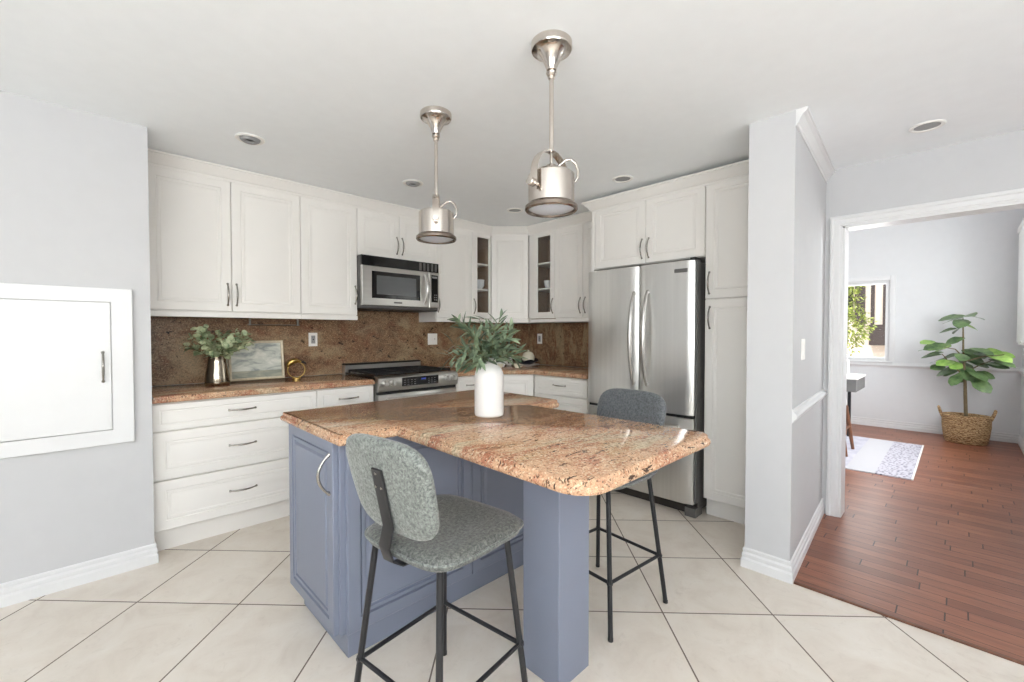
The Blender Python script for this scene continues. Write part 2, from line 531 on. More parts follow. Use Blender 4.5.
# ------------------------------------------------------------------ geometry helpers
class MB:
    def __init__(self):
        self.bm = bmesh.new()

    def box(self, x0, x1, y0, y1, z0, z1, bevel=0.0, seg=2):
        r = bmesh.ops.create_cube(self.bm, size=1.0)
        vs = r['verts']
        for v in vs:
            v.co.x = x0 if v.co.x < 0 else x1
            v.co.y = y0 if v.co.y < 0 else y1
            v.co.z = z0 if v.co.z < 0 else z1
        if bevel > 0:
            es = set()
            for v in vs:
                es.update(v.link_edges)
            bmesh.ops.bevel(self.bm, geom=list(es), offset=bevel, segments=seg, affect='EDGES', profile=0.5)
        return self

    def loft(self, rings, closed=True, cap0=True, cap1=True):
        vr = [[self.bm.verts.new(p) for p in ring] for ring in rings]
        n = len(rings[0])
        for a, b in zip(vr[:-1], vr[1:]):
            m = n if closed else n - 1
            for i in range(m):
                j = (i + 1) % n
                try:
                    self.bm.faces.new((a[i], a[j], b[j], b[i]))
                except ValueError:
                    pass
        if cap0:
            self.bm.faces.new(list(reversed(vr[0])))
        if cap1:
            self.bm.faces.new(vr[-1])
        return self

    def tube(self, pts, r, n=10, flat=None, up=None):
        pts = [Vector(p) for p in pts]
        rs = r if isinstance(r, (list, tuple)) else [r] * len(pts)
        tans = []
        for i in range(len(pts)):
            a = pts[max(0, i - 1)]
            b = pts[min(len(pts) - 1, i + 1)]
            tans.append((b - a).normalized())
        t = tans[0]
        if up is None:
            up = Vector((0, 0, 1)) if abs(t.z) < 0.9 else Vector((1, 0, 0))
        nrm = (Vector(up) - t * Vector(up).dot(t)).normalized()
        rings = []
        for i, p in enumerate(pts):
            t = tans[i]
            nrm = (nrm - t * nrm.dot(t)).normalized()
            bi = t.cross(nrm)
            ring = []
            for k in range(n):
                a = 2 * PI * k / n
                if flat:
                    fx, fy = flat
                    ca, sa = math.cos(a), math.sin(a)
                    e = 0.35
                    ca = math.copysign(abs(ca) ** e, ca)
                    sa = math.copysign(abs(sa) ** e, sa)
                    ring.append(p + nrm * (ca * fx) + bi * (sa * fy))
                else:
                    ring.append(p + (nrm * math.cos(a) + bi * math.sin(a)) * rs[i])
            rings.append(ring)
        return self.loft(rings)

    def lathe(self, prof, n=36, c=(0, 0), sx=1.0, sy=1.0, cap0=True, cap1=True):
        rings = []
        for r, z in prof:
            r = max(r, 0.0004)
            rings.append([(c[0] + r * sx * math.cos(2 * PI * k / n), c[1] + r * sy * math.sin(2 * PI * k / n), z) for k in range(n)])
        return self.loft(rings, True, cap0, cap1)

    def cyl(self, a, b, r, n=20):
        a, b = Vector(a), Vector(b)
        return self.tube([a, b], r, n)

    def prism(self, poly, z0, z1, bevel=0.0):
        return self.loft([[(x, y, z0) for x, y in poly], [(x, y, z1) for x, y in poly]])

    def extrude_profile(self, prof, p0, p1, side, up=(0, 0, 1), cap=True, m0=0.0, m1=0.0):
        """profile of (out, height) swept from p0 to p1; side = outward direction; m0/m1 mitre factors"""
        p0, p1, side, up = Vector(p0), Vector(p1), Vector(side), Vector(up)
        t = (p1 - p0).normalized()
        a = [p0 + side * o + up * h + t * (o * m0) for o, h in prof]
        b = [p1 + side * o + up * h + t * (o * m1) for o, h in prof]
        return self.loft([a, b], True, cap, cap)

    def disc_leaf(self, base, direction, normal, length, width, fold=0.15, curl=0.2, nseg=5, shape='lance'):
        base, d, nn = Vector(base), Vector(direction).normalized(), Vector(normal)
        s = d.cross(nn)
        if s.length < 1e-4:
            s = d.cross(Vector((1, 0.3, 0.2)))
        s.normalize()
        nn = s.cross(d).normalized()
        rows = []
        for i in range(nseg + 1):
            t = i / nseg
            if shape == 'lance':
                w = math.sin(PI * min(1, t * 0.96 + 0.03)) ** 0.8
            elif shape == 'round':
                w = math.sqrt(max(0, 1 - (2 * t - 1) ** 2)) * 1.0 + 0.03
            else:                                           # fiddle
                w = 0.25 + 0.75 * math.sin(PI * min(1, t ** 1.25)) if t < 0.98 else 0.12
                if t < 0.05:
                    w = 0.12
                w += 0.05 * math.sin(t * 17)
            w *= width / 2
            c = base + d * (length * t) - nn * (curl * length * t * t)
            rows.append((c + s * w + nn * (fold * w), c, c - s * w + nn * (fold * w)))
        vr = [[self.bm.verts.new(p) for p in row] for row in rows]
        for a, b in zip(vr[:-1], vr[1:]):
            for i in (0, 1):
                self.bm.faces.new((a[i], a[i + 1], b[i + 1], b[i]))
        return self

    def build(self, name, mat, parent=None, smooth=35, loc=None, rotz=None, solid=0.0):
        bmesh.ops.recalc_face_normals(self.bm, faces=self.bm.faces[:])
        me = bpy.data.meshes.new(name)
        self.bm.to_mesh(me)
        self.bm.free()
        if smooth:
            me.polygons.foreach_set('use_smooth', [True] * len(me.polygons))
            me.set_sharp_from_angle(angle=math.radians(smooth))
        o = bpy.data.objects.new(name, me)
        me.materials.append(M[mat] if isinstance(mat, str) else mat)
        COL.objects.link(o)
        if parent is not None:
            o.parent = parent
        if loc is not None:
            o.location = loc
        if rotz is not None:
            o.rotation_euler = (0, 0, rotz)
        if solid:
            md = o.modifiers.new('thickness', 'SOLIDIFY')
            md.thickness = solid
            md.offset = 0
        return o


def tag(o, label, cat, group=None, kind=None):
    if label:
        o['label'] = label
    if cat:
        o['category'] = cat
    if group:
        o['group'] = group
    if kind:
        o['kind'] = kind
    return o


def thing(name, label, cat, loc=(0, 0, 0), rotz=0.0, group=None):
    o = bpy.data.objects.new(name, None)
    COL.objects.link(o)
    o.location = loc
    o.rotation_euler = (0, 0, rotz)
    o.empty_display_size = 0.1
    return tag(o, label, cat, group)


def struct(o):
    o['kind'] = 'structure'
    return o


def round_poly(pts, rad, n=6):
    out = []
    m = len(pts)
    for i in range(m):
        p = Vector(pts[i])
        r = rad[i] if isinstance(rad, (list, tuple)) else rad
        if r <= 0:
            out.append((p.x, p.y))
            continue
        a = (Vector(pts[i - 1]) - p)
        b = (Vector(pts[(i + 1) % m]) - p)
        a.normalize()
        b.normalize()
        ang = a.angle(b)
        d = r / math.tan(ang / 2)
        c = p + (a + b).normalized() * (r / math.sin(ang / 2))
        s, e = p + a * d - c, p + b * d - c
        for k in range(n + 1):
            t = k / n
            th = s.angle(e)
            q = (s * math.sin((1 - t) * th) + e * math.sin(t * th)) / math.sin(th)
            out.append((c.x + q.x, c.y + q.y))
    return out


def offset_poly(poly, d):
    """inset a counter-clockwise polygon by d"""
    n = len(poly)
    out = []
    for i in range(n):
        p0, p1, p2 = Vector(poly[i - 1]), Vector(poly[i]), Vector(poly[(i + 1) % n])
        e1, e2 = (p1 - p0), (p2 - p1)
        if e1.length < 1e-7 or e2.length < 1e-7:
            out.append((p1.x, p1.y))
            continue
        n1 = Vector((-e1.y, e1.x)).normalized()
        n2 = Vector((-e2.y, e2.x)).normalized()
        m = (n1 + n2).normalized()
        k = d / max(0.4, m.dot(n1))
        out.append((p1.x + m.x * k, p1.y + m.y * k))
    return out


def slab(poly, top, prof):
    mb = MB()
    rings = []
    for inset, dz in prof:
        rings.append([(x, y, top + dz) for x, y in offset_poly(poly, inset)])
    return mb.loft(rings)


EDGE = [(0.010, -0.040), (0.004, -0.038), (0.0, -0.031), (0.0, -0.024), (0.003, -0.018), (0.009, -0.0145),
        (0.0095, -0.011), (0.010, -0.005), (0.013, -0.0015), (0.018, 0.0)]

# ------------------------------------------------------------------ structure
CEIL = 2.43
XW, YW = 3.76, 3.88          # fridge wall, range wall


def add_struct(name, mb, mat, smooth=0):
    return struct(mb.build(name, mat, smooth=smooth))


# floors
add_struct('floor', MB().prism([(-2.75, -2.75), (2.60, -2.75), (2.60, 0.60), (2.612, 0.61), (3.90, 0.72), (3.90, 4.0), (-2.75, 4.0)], -0.10, 0.0), 'tile')
add_struct('floor_hardwood', MB().prism([(2.612, -2.75), (9.5, -2.75), (9.5, 3.3), (3.90, 3.3), (3.90, 0.72), (2.612, 0.61)], -0.10, 0.004), 'woodfloor')
mb = MB()
mb.extrude_profile([(0, 0), (0, 0.005), (0.004, 0.009), (0.016, 0.009), (0.02, 0.004), (0.02, 0)], (2.598, 0.575, 0), (2.598, -2.6, 0), (1, 0, 0))
add_struct('trim_1', mb, 'walnut', 30)
# ceilings
add_struct('ceiling', MB().box(-2.75, 3.90, -2.75, 4.0, CEIL, CEIL + 0.12), 'ceiling')
add_struct('ceiling_next_room', MB().box(3.90, 8.0, -0.65, 3.3, 3.0, 3.12), 'ceiling')
# kitchen walls
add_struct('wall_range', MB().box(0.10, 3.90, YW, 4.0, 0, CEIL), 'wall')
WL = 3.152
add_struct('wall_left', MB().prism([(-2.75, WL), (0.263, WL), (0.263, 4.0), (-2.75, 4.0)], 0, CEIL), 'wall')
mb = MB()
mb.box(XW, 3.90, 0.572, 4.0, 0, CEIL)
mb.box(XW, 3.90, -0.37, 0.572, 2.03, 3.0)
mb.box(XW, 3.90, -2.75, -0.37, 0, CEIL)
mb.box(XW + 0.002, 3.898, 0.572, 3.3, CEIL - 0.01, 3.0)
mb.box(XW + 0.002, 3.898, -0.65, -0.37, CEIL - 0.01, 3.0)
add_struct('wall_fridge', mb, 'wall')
YWG = 0.672
add_struct('wall_wing', MB().prism([(2.602, 0.597), (XW + 0.01, YWG), (XW + 0.01, 0.815), (2.602, 0.815)], 0, CEIL + 0.01), 'wall')
# walls behind the camera with their openings
mb = MB()
mb.box(-2.75, -2.60, -2.75, -2.15, 0, CEIL)
mb.box(-2.75, -2.60, 0.65, 4.0, 0, CEIL)
mb.box(-2.75, -2.60, -2.15, 0.65, 0, 0.98)
mb.box(-2.75, -2.60, -2.15, 0.65, 2.25, CEIL)
add_struct('wall_rear', mb, 'wall')
mb = MB()
mb.box(-2.60, -2.15, -2.75, -2.60, 0, CEIL)
mb.box(0.95, 3.90, -2.75, -2.60, 0, CEIL)
mb.box(-2.15, 0.95, -2.75, -2.60, 0, 0.98)
mb.box(-2.15, 0.95, -2.75, -2.60, 2.20, CEIL)
add_struct('wall_right', mb, 'wall')
# next room walls
XF = 7.76
mb = MB()
mb.box(XF, XF + 0.14, -0.65, 0.66, 0, 3.0)
mb.box(XF, XF + 0.14, 1.78, 3.3, 0, 3.0)
mb.box(XF, XF + 0.14, 0.66, 1.78, 0, 0.905)
mb.box(XF, XF + 0.14, 0.66, 1.78, 2.0, 3.0)
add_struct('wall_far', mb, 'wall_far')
mb = MB()
mb.box(3.90, 4.60, -0.65, -0.51, 0, 3.0)
mb.box(7.30, XF + 0.14, -0.65, -0.51, 0, 3.0)
mb.box(4.60, 7.30, -0.65, -0.51, 0, 0.95)
mb.box(4.60, 7.30, -0.65, -0.51, 2.35, 3.0)
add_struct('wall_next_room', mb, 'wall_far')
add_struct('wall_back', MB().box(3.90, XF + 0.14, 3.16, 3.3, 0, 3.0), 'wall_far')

# baseboards and rails
BB = [(0, 0), (0.016, 0), (0.016, 0.046), (0.009, 0.056), (0.012, 0.064), (0.012, 0.076), (0.005, 0.086), (0.008, 0.094), (0.008, 0.104), (0.003, 0.110), (0, 0.110)]


def baseboard(name, segs):
    mb = MB()
    for p0, p1, side, m0, m1 in segs:
        mb.extrude_profile(BB, p0, p1, side, m0=m0, m1=m1)
    return add_struct(name, mb, 'trim', 30)


baseboard('baseboard_left', [((-2.6, WL, 0), (0.263, WL, 0), (0, -1, 0), 0, 1), ((0.263, WL, 0), (0.263, 3.27, 0), (1, 0, 0), -1, 0)])
baseboard('baseboard_wing', [((2.602, 0.815, 0), (2.602, 0.597, 0), (-1, 0, 0), -1, 1), ((2.602, 0.597, 0), (XW, YWG, 0), (0, -1, 0), -1, 0),
                             ((2.80, 0.815, 0), (2.602, 0.815, 0), (0, 1, 0), 0, 1)])
baseboard('baseboard_fridge', [((XW, 0.66, 0), (XW, YWG, 0), (-1, 0, 0), 0, 0)])
baseboard('baseboard_far', [((XF, 3.16, 0), (XF, -0.51, 0), (-1, 0, 0), 0, 0)])
baseboard('baseboard_next_room', [((3.98, -0.51, 0), (XF, -0.51, 0), (0, 1, 0), 0, 0)])
RAIL = [(0, -0.035), (0.006, -0.033), (0.009, -0.022), (0.020, -0.012), (0.024, 0.0), (0.020, 0.012), (0.009, 0.020), (0.006, 0.032), (0, 0.035)]
mb = MB()
mb.extrude_profile(RAIL, (2.602, 0.597, 0.865), (XW, YWG, 0.865), (0, -1, 0))
add_struct('trim_2', mb, 'trim', 30)
mb = MB()
mb.extrude_profile(RAIL, (XF, 3.16, 0.852), (XF, -0.51, 0.852), (-1, 0, 0))
add_struct('trim_3', mb, 'trim', 30)
mb = MB()
mb.extrude_profile(RAIL, (7.3, -0.51, 0.852), (XF, -0.51, 0.852), (0, 1, 0))
add_struct('trim_4', mb, 'trim', 30)
CR = [(0, -0.105), (0.008, -0.105), (0.012, -0.092), (0.022, -0.086), (0.030, -0.066), (0.052, -0.036), (0.070, -0.028), (0.074, -0.018), (0.084, -0.016), (0.084, 0), (0, 0)]
mb = MB()
mb.extrude_profile([(o * 0.62, h * 0.75) for o, h in CR], (2.602, 0.597, CEIL), (XW, YWG, CEIL), (0, -1, 0))
add_struct('trim_5', mb, 'trim', 30)
# crown on the cabinets
CC = [(-0.02, -0.085), (0.006, -0.085), (0.010, -0.070), (0.018, -0.066), (0.030, -0.046), (0.050, -0.026), (0.056, -0.014), (0.066, -0.012), (0.066, 0), (-0.02, 0)]
T8 = math.tan(PI / 8)
CZ = 2.425
mb = MB()
mb.extrude_profile(CC, (0.264, 3.55, CZ), (3.15, 3.55, CZ), (0, -1, 0), m1=-T8)
r2 = 2 ** -0.5
mb.extrude_profile(CC, (3.15, 3.55, CZ), (3.44, 3.26, CZ), (-r2, -r2, 0), m0=T8, m1=-T8)
mb.extrude_profile(CC, (3.44, 3.26, CZ), (3.44, 2.205, CZ), (-1, 0, 0), m0=T8)
add_struct('trim_6', mb, 'cab', 30)
mb = MB()
mb.extrude_profile(CC, (3.10, 2.195, 2.398), (3.10, 0.815, 2.398), (-1, 0, 0), m0=-1)
mb.extrude_profile(CC, (3.44, 2.195, 2.398), (3.10, 2.195, 2.398), (0, 1, 0), m1=1)
add_struct('trim_7', mb, 'cab', 30)

# door casing to the next room
CAS = [(0, 0), (0.072, 0), (0.072, 0.016), (0.066, 0.020), (0.052, 0.020), (0.045, 0.014), (0.018, 0.014), (0.012, 0.010), (0.004, 0.010), (0, 0.006)]
mb = MB()
# left upright: profile (width away from opening, thickness towards -X)
y0, y1, zt = 0.572, -0.37, 2.030


def casing(mb, face, sgn):
    a = [Vector((face + sgn * h, y0 + o, 0)) for o, h in CAS]
    b = [Vector((face + sgn * h, y0 + o, zt + o)) for o, h in CAS]
    c = [Vector((face + sgn * h, y1 - o, zt + o)) for o, h in CAS]
    d = [Vector((face + sgn * h, y1 - o, 0)) for o, h in CAS]
    mb.loft([a, b, c, d])


casing(mb, XW, -1)
casing(mb, 3.90, 1)
mb.box(XW - 0.004, 3.904, y0 - 0.012, y0 + 0.002, 0, zt)
mb.box(XW - 0.004, 3.904, y1 - 0.002, y1 + 0.018, 0, zt)
mb.box(XW - 0.004, 3.904, y1, y0, zt - 0.012, zt + 0.002)
add_struct('door_1', mb, 'trim', 30)


def window_frame(name, axis, pos, a0, a1, z0, z1, depth, casing_w=0.0, mull=()):
    """axis 0: in a wall of constant x; axis 1: constant y"""
    def bx(mb, a, b, p, q, c, d):
        if axis == 0:
            mb.box(p, q, a, b, c, d, 0.003, 1)
        else:
            mb.box(a, b, p, q, c, d, 0.003, 1)
    f = MB()
    w = 0.045
    p, q = pos, pos + depth
    bx(f, a0, a0 + w, p, q, z0, z1)
    bx(f, a1 - w, a1, p, q, z0, z1)
    bx(f, a0 + w, a1 - w, p, q, z0, z0 + w)
    bx(f, a0 + w, a1 - w, p, q, z1 - w, z1)
    for mpos in mull:
        bx(f, mpos - 0.02, mpos + 0.02, p + 0.01, q - 0.01, z0 + w, z1 - w)
    fo = struct(f.build(name, 'trim'))
    g = MB()
    mid = (p + q) / 2
    bx(g, a0 + w - 0.005, a1 - w + 0.005, mid - 0.003, mid + 0.003, z0 + w - 0.005, z1 - w + 0.005)
    g.build('pane', 'glass', fo)
    return fo


w1 = window_frame('window_1', 0, XF + 0.02, 0.66, 1.78, 0.905, 2.0, 0.06, mull=())
mb = MB()
mb.box(XF - 0.03, XF + 0.02, 0.62, 1.82, 0.885, 0.905, 0.004)
mb.box(XF - 0.012, XF + 0.002, 0.60, 0.66, 0.905, 2.06, 0.003)
mb.box(XF - 0.012, XF + 0.002, 0.66, 1.84, 2.0, 2.06, 0.003)
mb.build('window_casing', 'trim', w1)
window_frame('window_2', 1, -0.62, 4.60, 7.30, 0.95, 2.35, 0.06, mull=(5.95,))  # widened towards the doorway so its lamp lights the far wall evenly
window_frame('window_3', 0, -2.72, -2.15, 0.65, 0.98, 2.25, 0.06, mull=(-0.75,))
window_frame('window_4', 1, -2.72, -2.15, 0.95, 0.98, 2.20, 0.06, mull=(-0.6,))  # unseen window, put in and shifted to suit the added south lamp

# backsplash
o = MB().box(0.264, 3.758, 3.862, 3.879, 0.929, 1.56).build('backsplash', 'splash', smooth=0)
tag(o, 'polished brown granite backsplash on the range wall, behind painting and range', 'backsplash')
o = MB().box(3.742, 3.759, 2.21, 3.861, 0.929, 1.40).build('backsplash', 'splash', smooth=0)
tag(o, 'polished brown granite backsplash on the short wall between corner and refrigerator', 'backsplash')


# ------------------------------------------------------------------ cabinet parts
def ring_rect(x0, x1, z0, z1, i, y):
    return [(x0 + i, y, z0 + i), (x1 - i, y, z0 + i), (x1 - i, y, z1 - i), (x0 + i, y, z1 - i)]


def front(parent, name, x0, x1, z0, z1, mat='cab', t=0.02, frame=0.055, groove=0.004):
    w, h = x1 - x0, z1 - z0
    fr = min(frame, h * 0.22, w * 0.2)
    g = groove
    prof = [(0.0, t), (0.0, 0.003), (0.003, 0.0), (fr, 0.0), (fr + 0.003, g), (fr + 0.008, g), (fr + 0.010, g * 0.35), (fr + 0.022, g * 0.35),
            (fr + 0.025, g), (fr + 0.031, g), (fr + 0.040, 0.002)]
    if min(w, h) < 2 * (fr + 0.045):
        prof = prof[:8]
    mb = MB()
    mb.loft([ring_rect(x0, x1, z0, z1, i, y) for i, y in prof])
    return mb.build(name, mat, parent, smooth=20)


def pull(parent, x, z, vertical=True, L=0.15, r=0.0055, out=0.03, mat='pull', y=0.0):
    pts = []
    n = 14
    for i in range(n + 1):
        t = i / n
        s = (t - 0.5) * L
        d = out * (math.sin(PI * t) ** 0.75) if 0 < t < 1 else 0.0
        pts.append((x, y - d + 0.001, z + s) if vertical else (x + s, y - d + 0.001, z))
    rr = [r * (1.5 if i in (0, n) else 0.75 + 0.35 * math.sin(PI * i / n)) for i in range(n + 1)]
    mb = MB()
    mb.tube(pts, rr, 8, up=(1, 0, 0) if vertical else (0, 0, 1))
    return mb.build('handle', mat, parent, smooth=60)


def carcass(parent, w, d, z0, z1, mat='cab', toe=None, toe_in=0.05):
    mb = MB()
    mb.box(0.0, w, 0.021, d, z0, z1)
    mb.build('body', mat, parent, smooth=0)
    if toe:
        mb = MB()
        mb.box(0.0, w, 0.021 + toe_in, d, 0.0, z0 + 0.001)
        mb.build('toe_kick', mat, parent, smooth=0)


G = 0.0022
FY = 3.23                  # drawer fronts of the range wall
RB = 0.885                 # underside of the worktop
# drawer cabinet
c = thing('drawer_cabinet', 'wide white three-drawer base cabinet under the counter with the leafy vase', 'cabinet', (0.266, FY, 0))
W = 1.19 - 0.266
carcass(c, W, 0.63, 0.135, RB, toe=True)
for z0, z1 in ((0.137, 0.430), (0.433, 0.718), (0.721, 0.880)):
    d = front(c, 'drawer', G, W - G, z0 + G, z1 - G)
    pull(d, 0.455, (z0 + z1) / 2 + 0.004, False)
# narrow cabinet beside the range
c = thing('base_cabinet', 'narrow white base cabinet with one drawer between the wide drawers and the range', 'cabinet', (1.19, FY, 0))
W = 1.628 - 1.19
carcass(c, W, 0.63, 0.135, RB, toe=True)
d = front(c, 'drawer', G, W - G, 0.723, 0.878)
pull(d, 0.235, 0.80, False)
d = front(c, 'door', G, W - G, 0.139, 0.718)
pull(d, W - 0.05, 0.62, True)
# right of the range
c = thing('base_cabinet', 'white base cabinet just past the range towards the corner, half behind the white vase', 'cabinet', (2.43, FY, 0))
W = 2.79 - 2.43
carcass(c, W, 0.63, 0.135, RB, toe=True)
d = front(c, 'drawer', G, W - G, 0.723, 0.878)
pull(d, 0.20, 0.80, False)
d = front(c, 'door', G, W - G, 0.139, 0.718)
pull(d, 0.05, 0.62, True)
# corner base
XB = 3.13
c = thing('corner_base_cabinet', 'white diagonal base cabinet filling the corner under the cups and bowls', 'cabinet', (2.795, FY, 0), -PI / 4)
W = math.hypot(XB - 2.795, FY - 2.895)
mb = MB()
k = 0.021
mb.prism([(k * 0.4, k), (W - k * 0.4, k), (W + 0.42, 0.46), (W / 2, 0.94), (-0.42, 0.46)], 0.135, RB)
mb.build('body', 'cab', c, smooth=0)
mb = MB()
mb.prism([(0.03, 0.07), (W - 0.03, 0.07), (W + 0.37, 0.46), (W / 2, 0.90), (-0.37, 0.46)], 0, 0.136)
mb.build('toe_kick', 'cab', c, smooth=0)
d = front(c, 'door', 0.006, W - 0.006, 0.139, 0.878)
pull(d, 0.045, 0.76, True)
# drawers next to the fridge
c = thing('drawer_cabinet', 'white drawer base cabinet between the corner and the refrigerator', 'cabinet', (XB, 2.893, 0), -PI / 2)
W = 2.893 - 2.262
carcass(c, W, 0.61, 0.135, RB, toe=True)
for z0, z1 in ((0.137, 0.430), (0.433, 0.708), (0.711, 0.880)):
    d = front(c, 'drawer', G, W - G, z0 + G, z1 - G)
    pull(d, W / 2, (z0 + z1) / 2 + 0.01, False)

# worktops
WT = 0.928
poly = round_poly([(0.265, 3.205), (1.632, 3.205), (1.632, 3.86), (0.265, 3.86)], [0, 0.012, 0, 0])
o = slab(poly, WT, EDGE).build('worktop', 'granite')
tag(o, 'brown granite worktop with the framed painting and leafy pewter vase on it', 'worktop')
poly = round_poly([(2.424, 3.205), (2.78, 3.205), (3.105, 2.88), (3.105, 2.255), (3.74, 2.255), (3.74, 3.86), (2.424, 3.86)], [0.012, 0, 0, 0, 0, 0, 0])
o = slab(poly, WT, EDGE).build('worktop', 'granite')
tag(o, 'brown granite corner worktop running from the range to the refrigerator', 'worktop')


# upper cabinets
UY = 3.55
UZ0, UZ1 = 1.44, 2.345


def upper(parent, W, D, z0, z1, rail=True, top=True):
    mb = MB()
    mb.box(0, W, 0.021, D, z0 - 0.003, z1)
    mb.build('body', 'cab', parent, smooth=0)
    if top:
        mb = MB()
        mb.box(0, W, 0.0, D, z1, 2.42)
        mb.build('top_panel', 'cab', parent, smooth=0)
    if rail:
        mb = MB()
        mb.box(0, W, -0.002, 0.02, z0 - 0.040, z0 - 0.004, 0.003, 1)
        mb.build('light_rail', 'cab', parent)


c = thing('wall_cabinet', 'white double-door wall cabinet above the framed painting', 'cabinet', (0.268, UY, 0))
W = 1.195 - 0.268
upper(c, W, 0.31, UZ0, UZ1)
s = 0.738 - 0.268
d = front(c, 'door', 0.006, s - G, UZ0 + 0.004, UZ1)
pull(d, s - 0.026, 1.56)
d = front(c, 'door', s + G, W - G, UZ0 + 0.004, UZ1)
pull(d, s + 0.028, 1.56)
c = thing('wall_cabinet', 'white single-door wall cabinet next to the microwave, above the wall socket', 'cabinet', (1.195, UY, 0))
W = 1.648 - 1.195
upper(c, W, 0.31, UZ0, UZ1)
d = front(c, 'door', G, W - G, UZ0 + 0.004, UZ1)
pull(d, W - 0.02, 1.61)
c = thing('wall_cabinet', 'short white double-door wall cabinet directly above the microwave', 'cabinet', (1.648, UY, 0))
W = 2.442 - 1.648
upper(c, W, 0.31, 1.953, UZ1, rail=False)
s = W / 2
d = front(c, 'door', G, s - G, 1.957, UZ1)
pull(d, s - 0.026, 2.075)
d = front(c, 'door', s + G, W - G, 1.957, UZ1)
pull(d, s + 0.028, 2.075)
c = thing('wall_cabinet', 'white single-door wall cabinet between the microwave and the glass-door cabinet', 'cabinet', (2.442, UY, 0))
W = 2.892 - 2.442
upper(c, W, 0.31, UZ0, UZ1)
mb = MB()
mb.box(0, 0.02, 0.02, 0.31, 1.40, UZ0)
mb.build('side_panel', 'cab', c, smooth=0)
d = front(c, 'door', G, W - G, UZ0 + 0.004, UZ1)
pull(d, 0.022, 1.57)


def glass_cabinet(label, loc, rotz, W, handle_x, gx0, gx1):
    c = thing('glass_cabinet', label, 'cabinet', loc, rotz)
    D = 0.298
    t = 0.016
    z0, z1 = UZ0, UZ1
    mb = MB()
    mb.box(0, t, 0.021, D, z0, z1)
    mb.box(W - t, W, 0.021, D, z0, z1)
    mb.box(t, W - t, 0.021, D, z1 - t, z1)
    mb.box(t, W - t, 0.021, D, z0 - 0.003, z0 + t)
    mb.box(t, W - t, D - 0.01, D, z0 + t, z1 - t)
    mb.build('body', 'cab_dark', c, smooth=0)
    for z in (1.745, 2.015):
        MB().box(t, W - t, 0.03, D - 0.011, z, z + 0.018, 0.002, 1).build('shelf', 'cab', c)
    MB().box(0, W, 0, D, z1, 2.42).build('top_panel', 'cab', c, smooth=0)
    MB().box(0, W, -0.002, 0.02, z0 - 0.04, z0 - 0.004, 0.003, 1).build('light_rail', 'cab', c)
    mb = MB()
    a, b = z0 + 0.004, z1
    mb.box(G, gx0, 0, 0.02, a, b, 0.003, 1)
    mb.box(gx1, W - G, 0, 0.02, a, b, 0.003, 1)
    mb.box(gx0, gx1, 0, 0.02, a, 1.508, 0.002, 1)
    mb.box(gx0, gx1, 0, 0.02, 2.300, b, 0.002, 1)
    d = mb.build('door', 'cab', c)
    MB().box(gx0 - 0.004, gx1 + 0.004, 0.010, 0.014, 1.502, 2.306).build('pane', 'glass', d, smooth=0)
    pull(d, handle_x, 1.57)
    return c


glass_cabinet('narrow white glass-door wall cabinet with a stack of bowls, on the range wall', (2.892, UY, 0), 0, 3.15 - 2.892, 0.022, 0.070, 0.232)
c = thing('corner_wall_cabinet', 'white diagonal corner wall cabinet with a plain solid door', 'cabinet', (3.15, UY, 0), -PI / 4)
W = math.hypot(0.29, 0.29)
mb = MB()
mb.prism([(0.005, 0.021), (W - 0.005, 0.021), (W + 0.2, 0.24), (W / 2, 0.615), (-0.2, 0.24)], UZ0 - 0.003, 2.42)
mb.build('body', 'cab', c, smooth=0)
MB().box(0.004, W - 0.004, 0, 0.021, UZ1 + 0.001, 2.42).build('top_panel', 'cab', c, smooth=0)
MB().box(0.002, W - 0.002, -0.002, 0.02, UZ0 - 0.04, UZ0 - 0.004, 0.003, 1).build('light_rail', 'cab', c)
d = front(c, 'door', 0.006, W - 0.006, UZ0 + 0.004, UZ1)
UX = 3.44
glass_cabinet('narrow white glass-door wall cabinet holding a single cup, on the refrigerator wall', (UX, 3.258, 0), -PI / 2, 3.258 - 2.898, 0.335, 0.118, 0.298)
c = thing('wall_cabinet', 'white double-door wall cabinet between the glass-door cabinet and the refrigerator', 'cabinet', (UX, 2.898, 0), -PI / 2)
W = 2.898 - 2.205
upper(c, W, 0.298, UZ0, UZ1)
s = 2.898 - 2.545
d = front(c, 'door', G, s - G, UZ0 + 0.004, UZ1)
pull(d, s - 0.028, 1.56)
d = front(c, 'door', s + G, W - G, UZ0 + 0.004, UZ1)
pull(d, s + 0.030, 1.56)
# over the fridge
FX = 3.10
c = thing('wall_cabinet', 'deep white double-door cabinet above the refrigerator', 'cabinet', (FX, 2.20, 0), -PI / 2)
W = 2.20 - 1.248
mb = MB()
mb.box(0, W, 0.021, 0.65, 1.828, 2.335)
mb.box(0, 0.022, 0.0, 0.65, 0.0, 1.828)
mb.box(0, 0.030, 0.0, 0.021, 1.828, 2.335)
mb.build('body', 'cab', c, smooth=0)
MB().box(0, W, 0.0, 0.65, 2.335, 2.395).build('top_panel', 'cab', c, smooth=0)
s = 2.20 - 1.70
d = front(c, 'door', 0.033, s - G, 1.832, 2.332)
pull(d, s - 0.03, 1.945)
d = front(c, 'door', s + G, W - G, 1.832, 2.332)
pull(d, s + 0.026, 1.945)
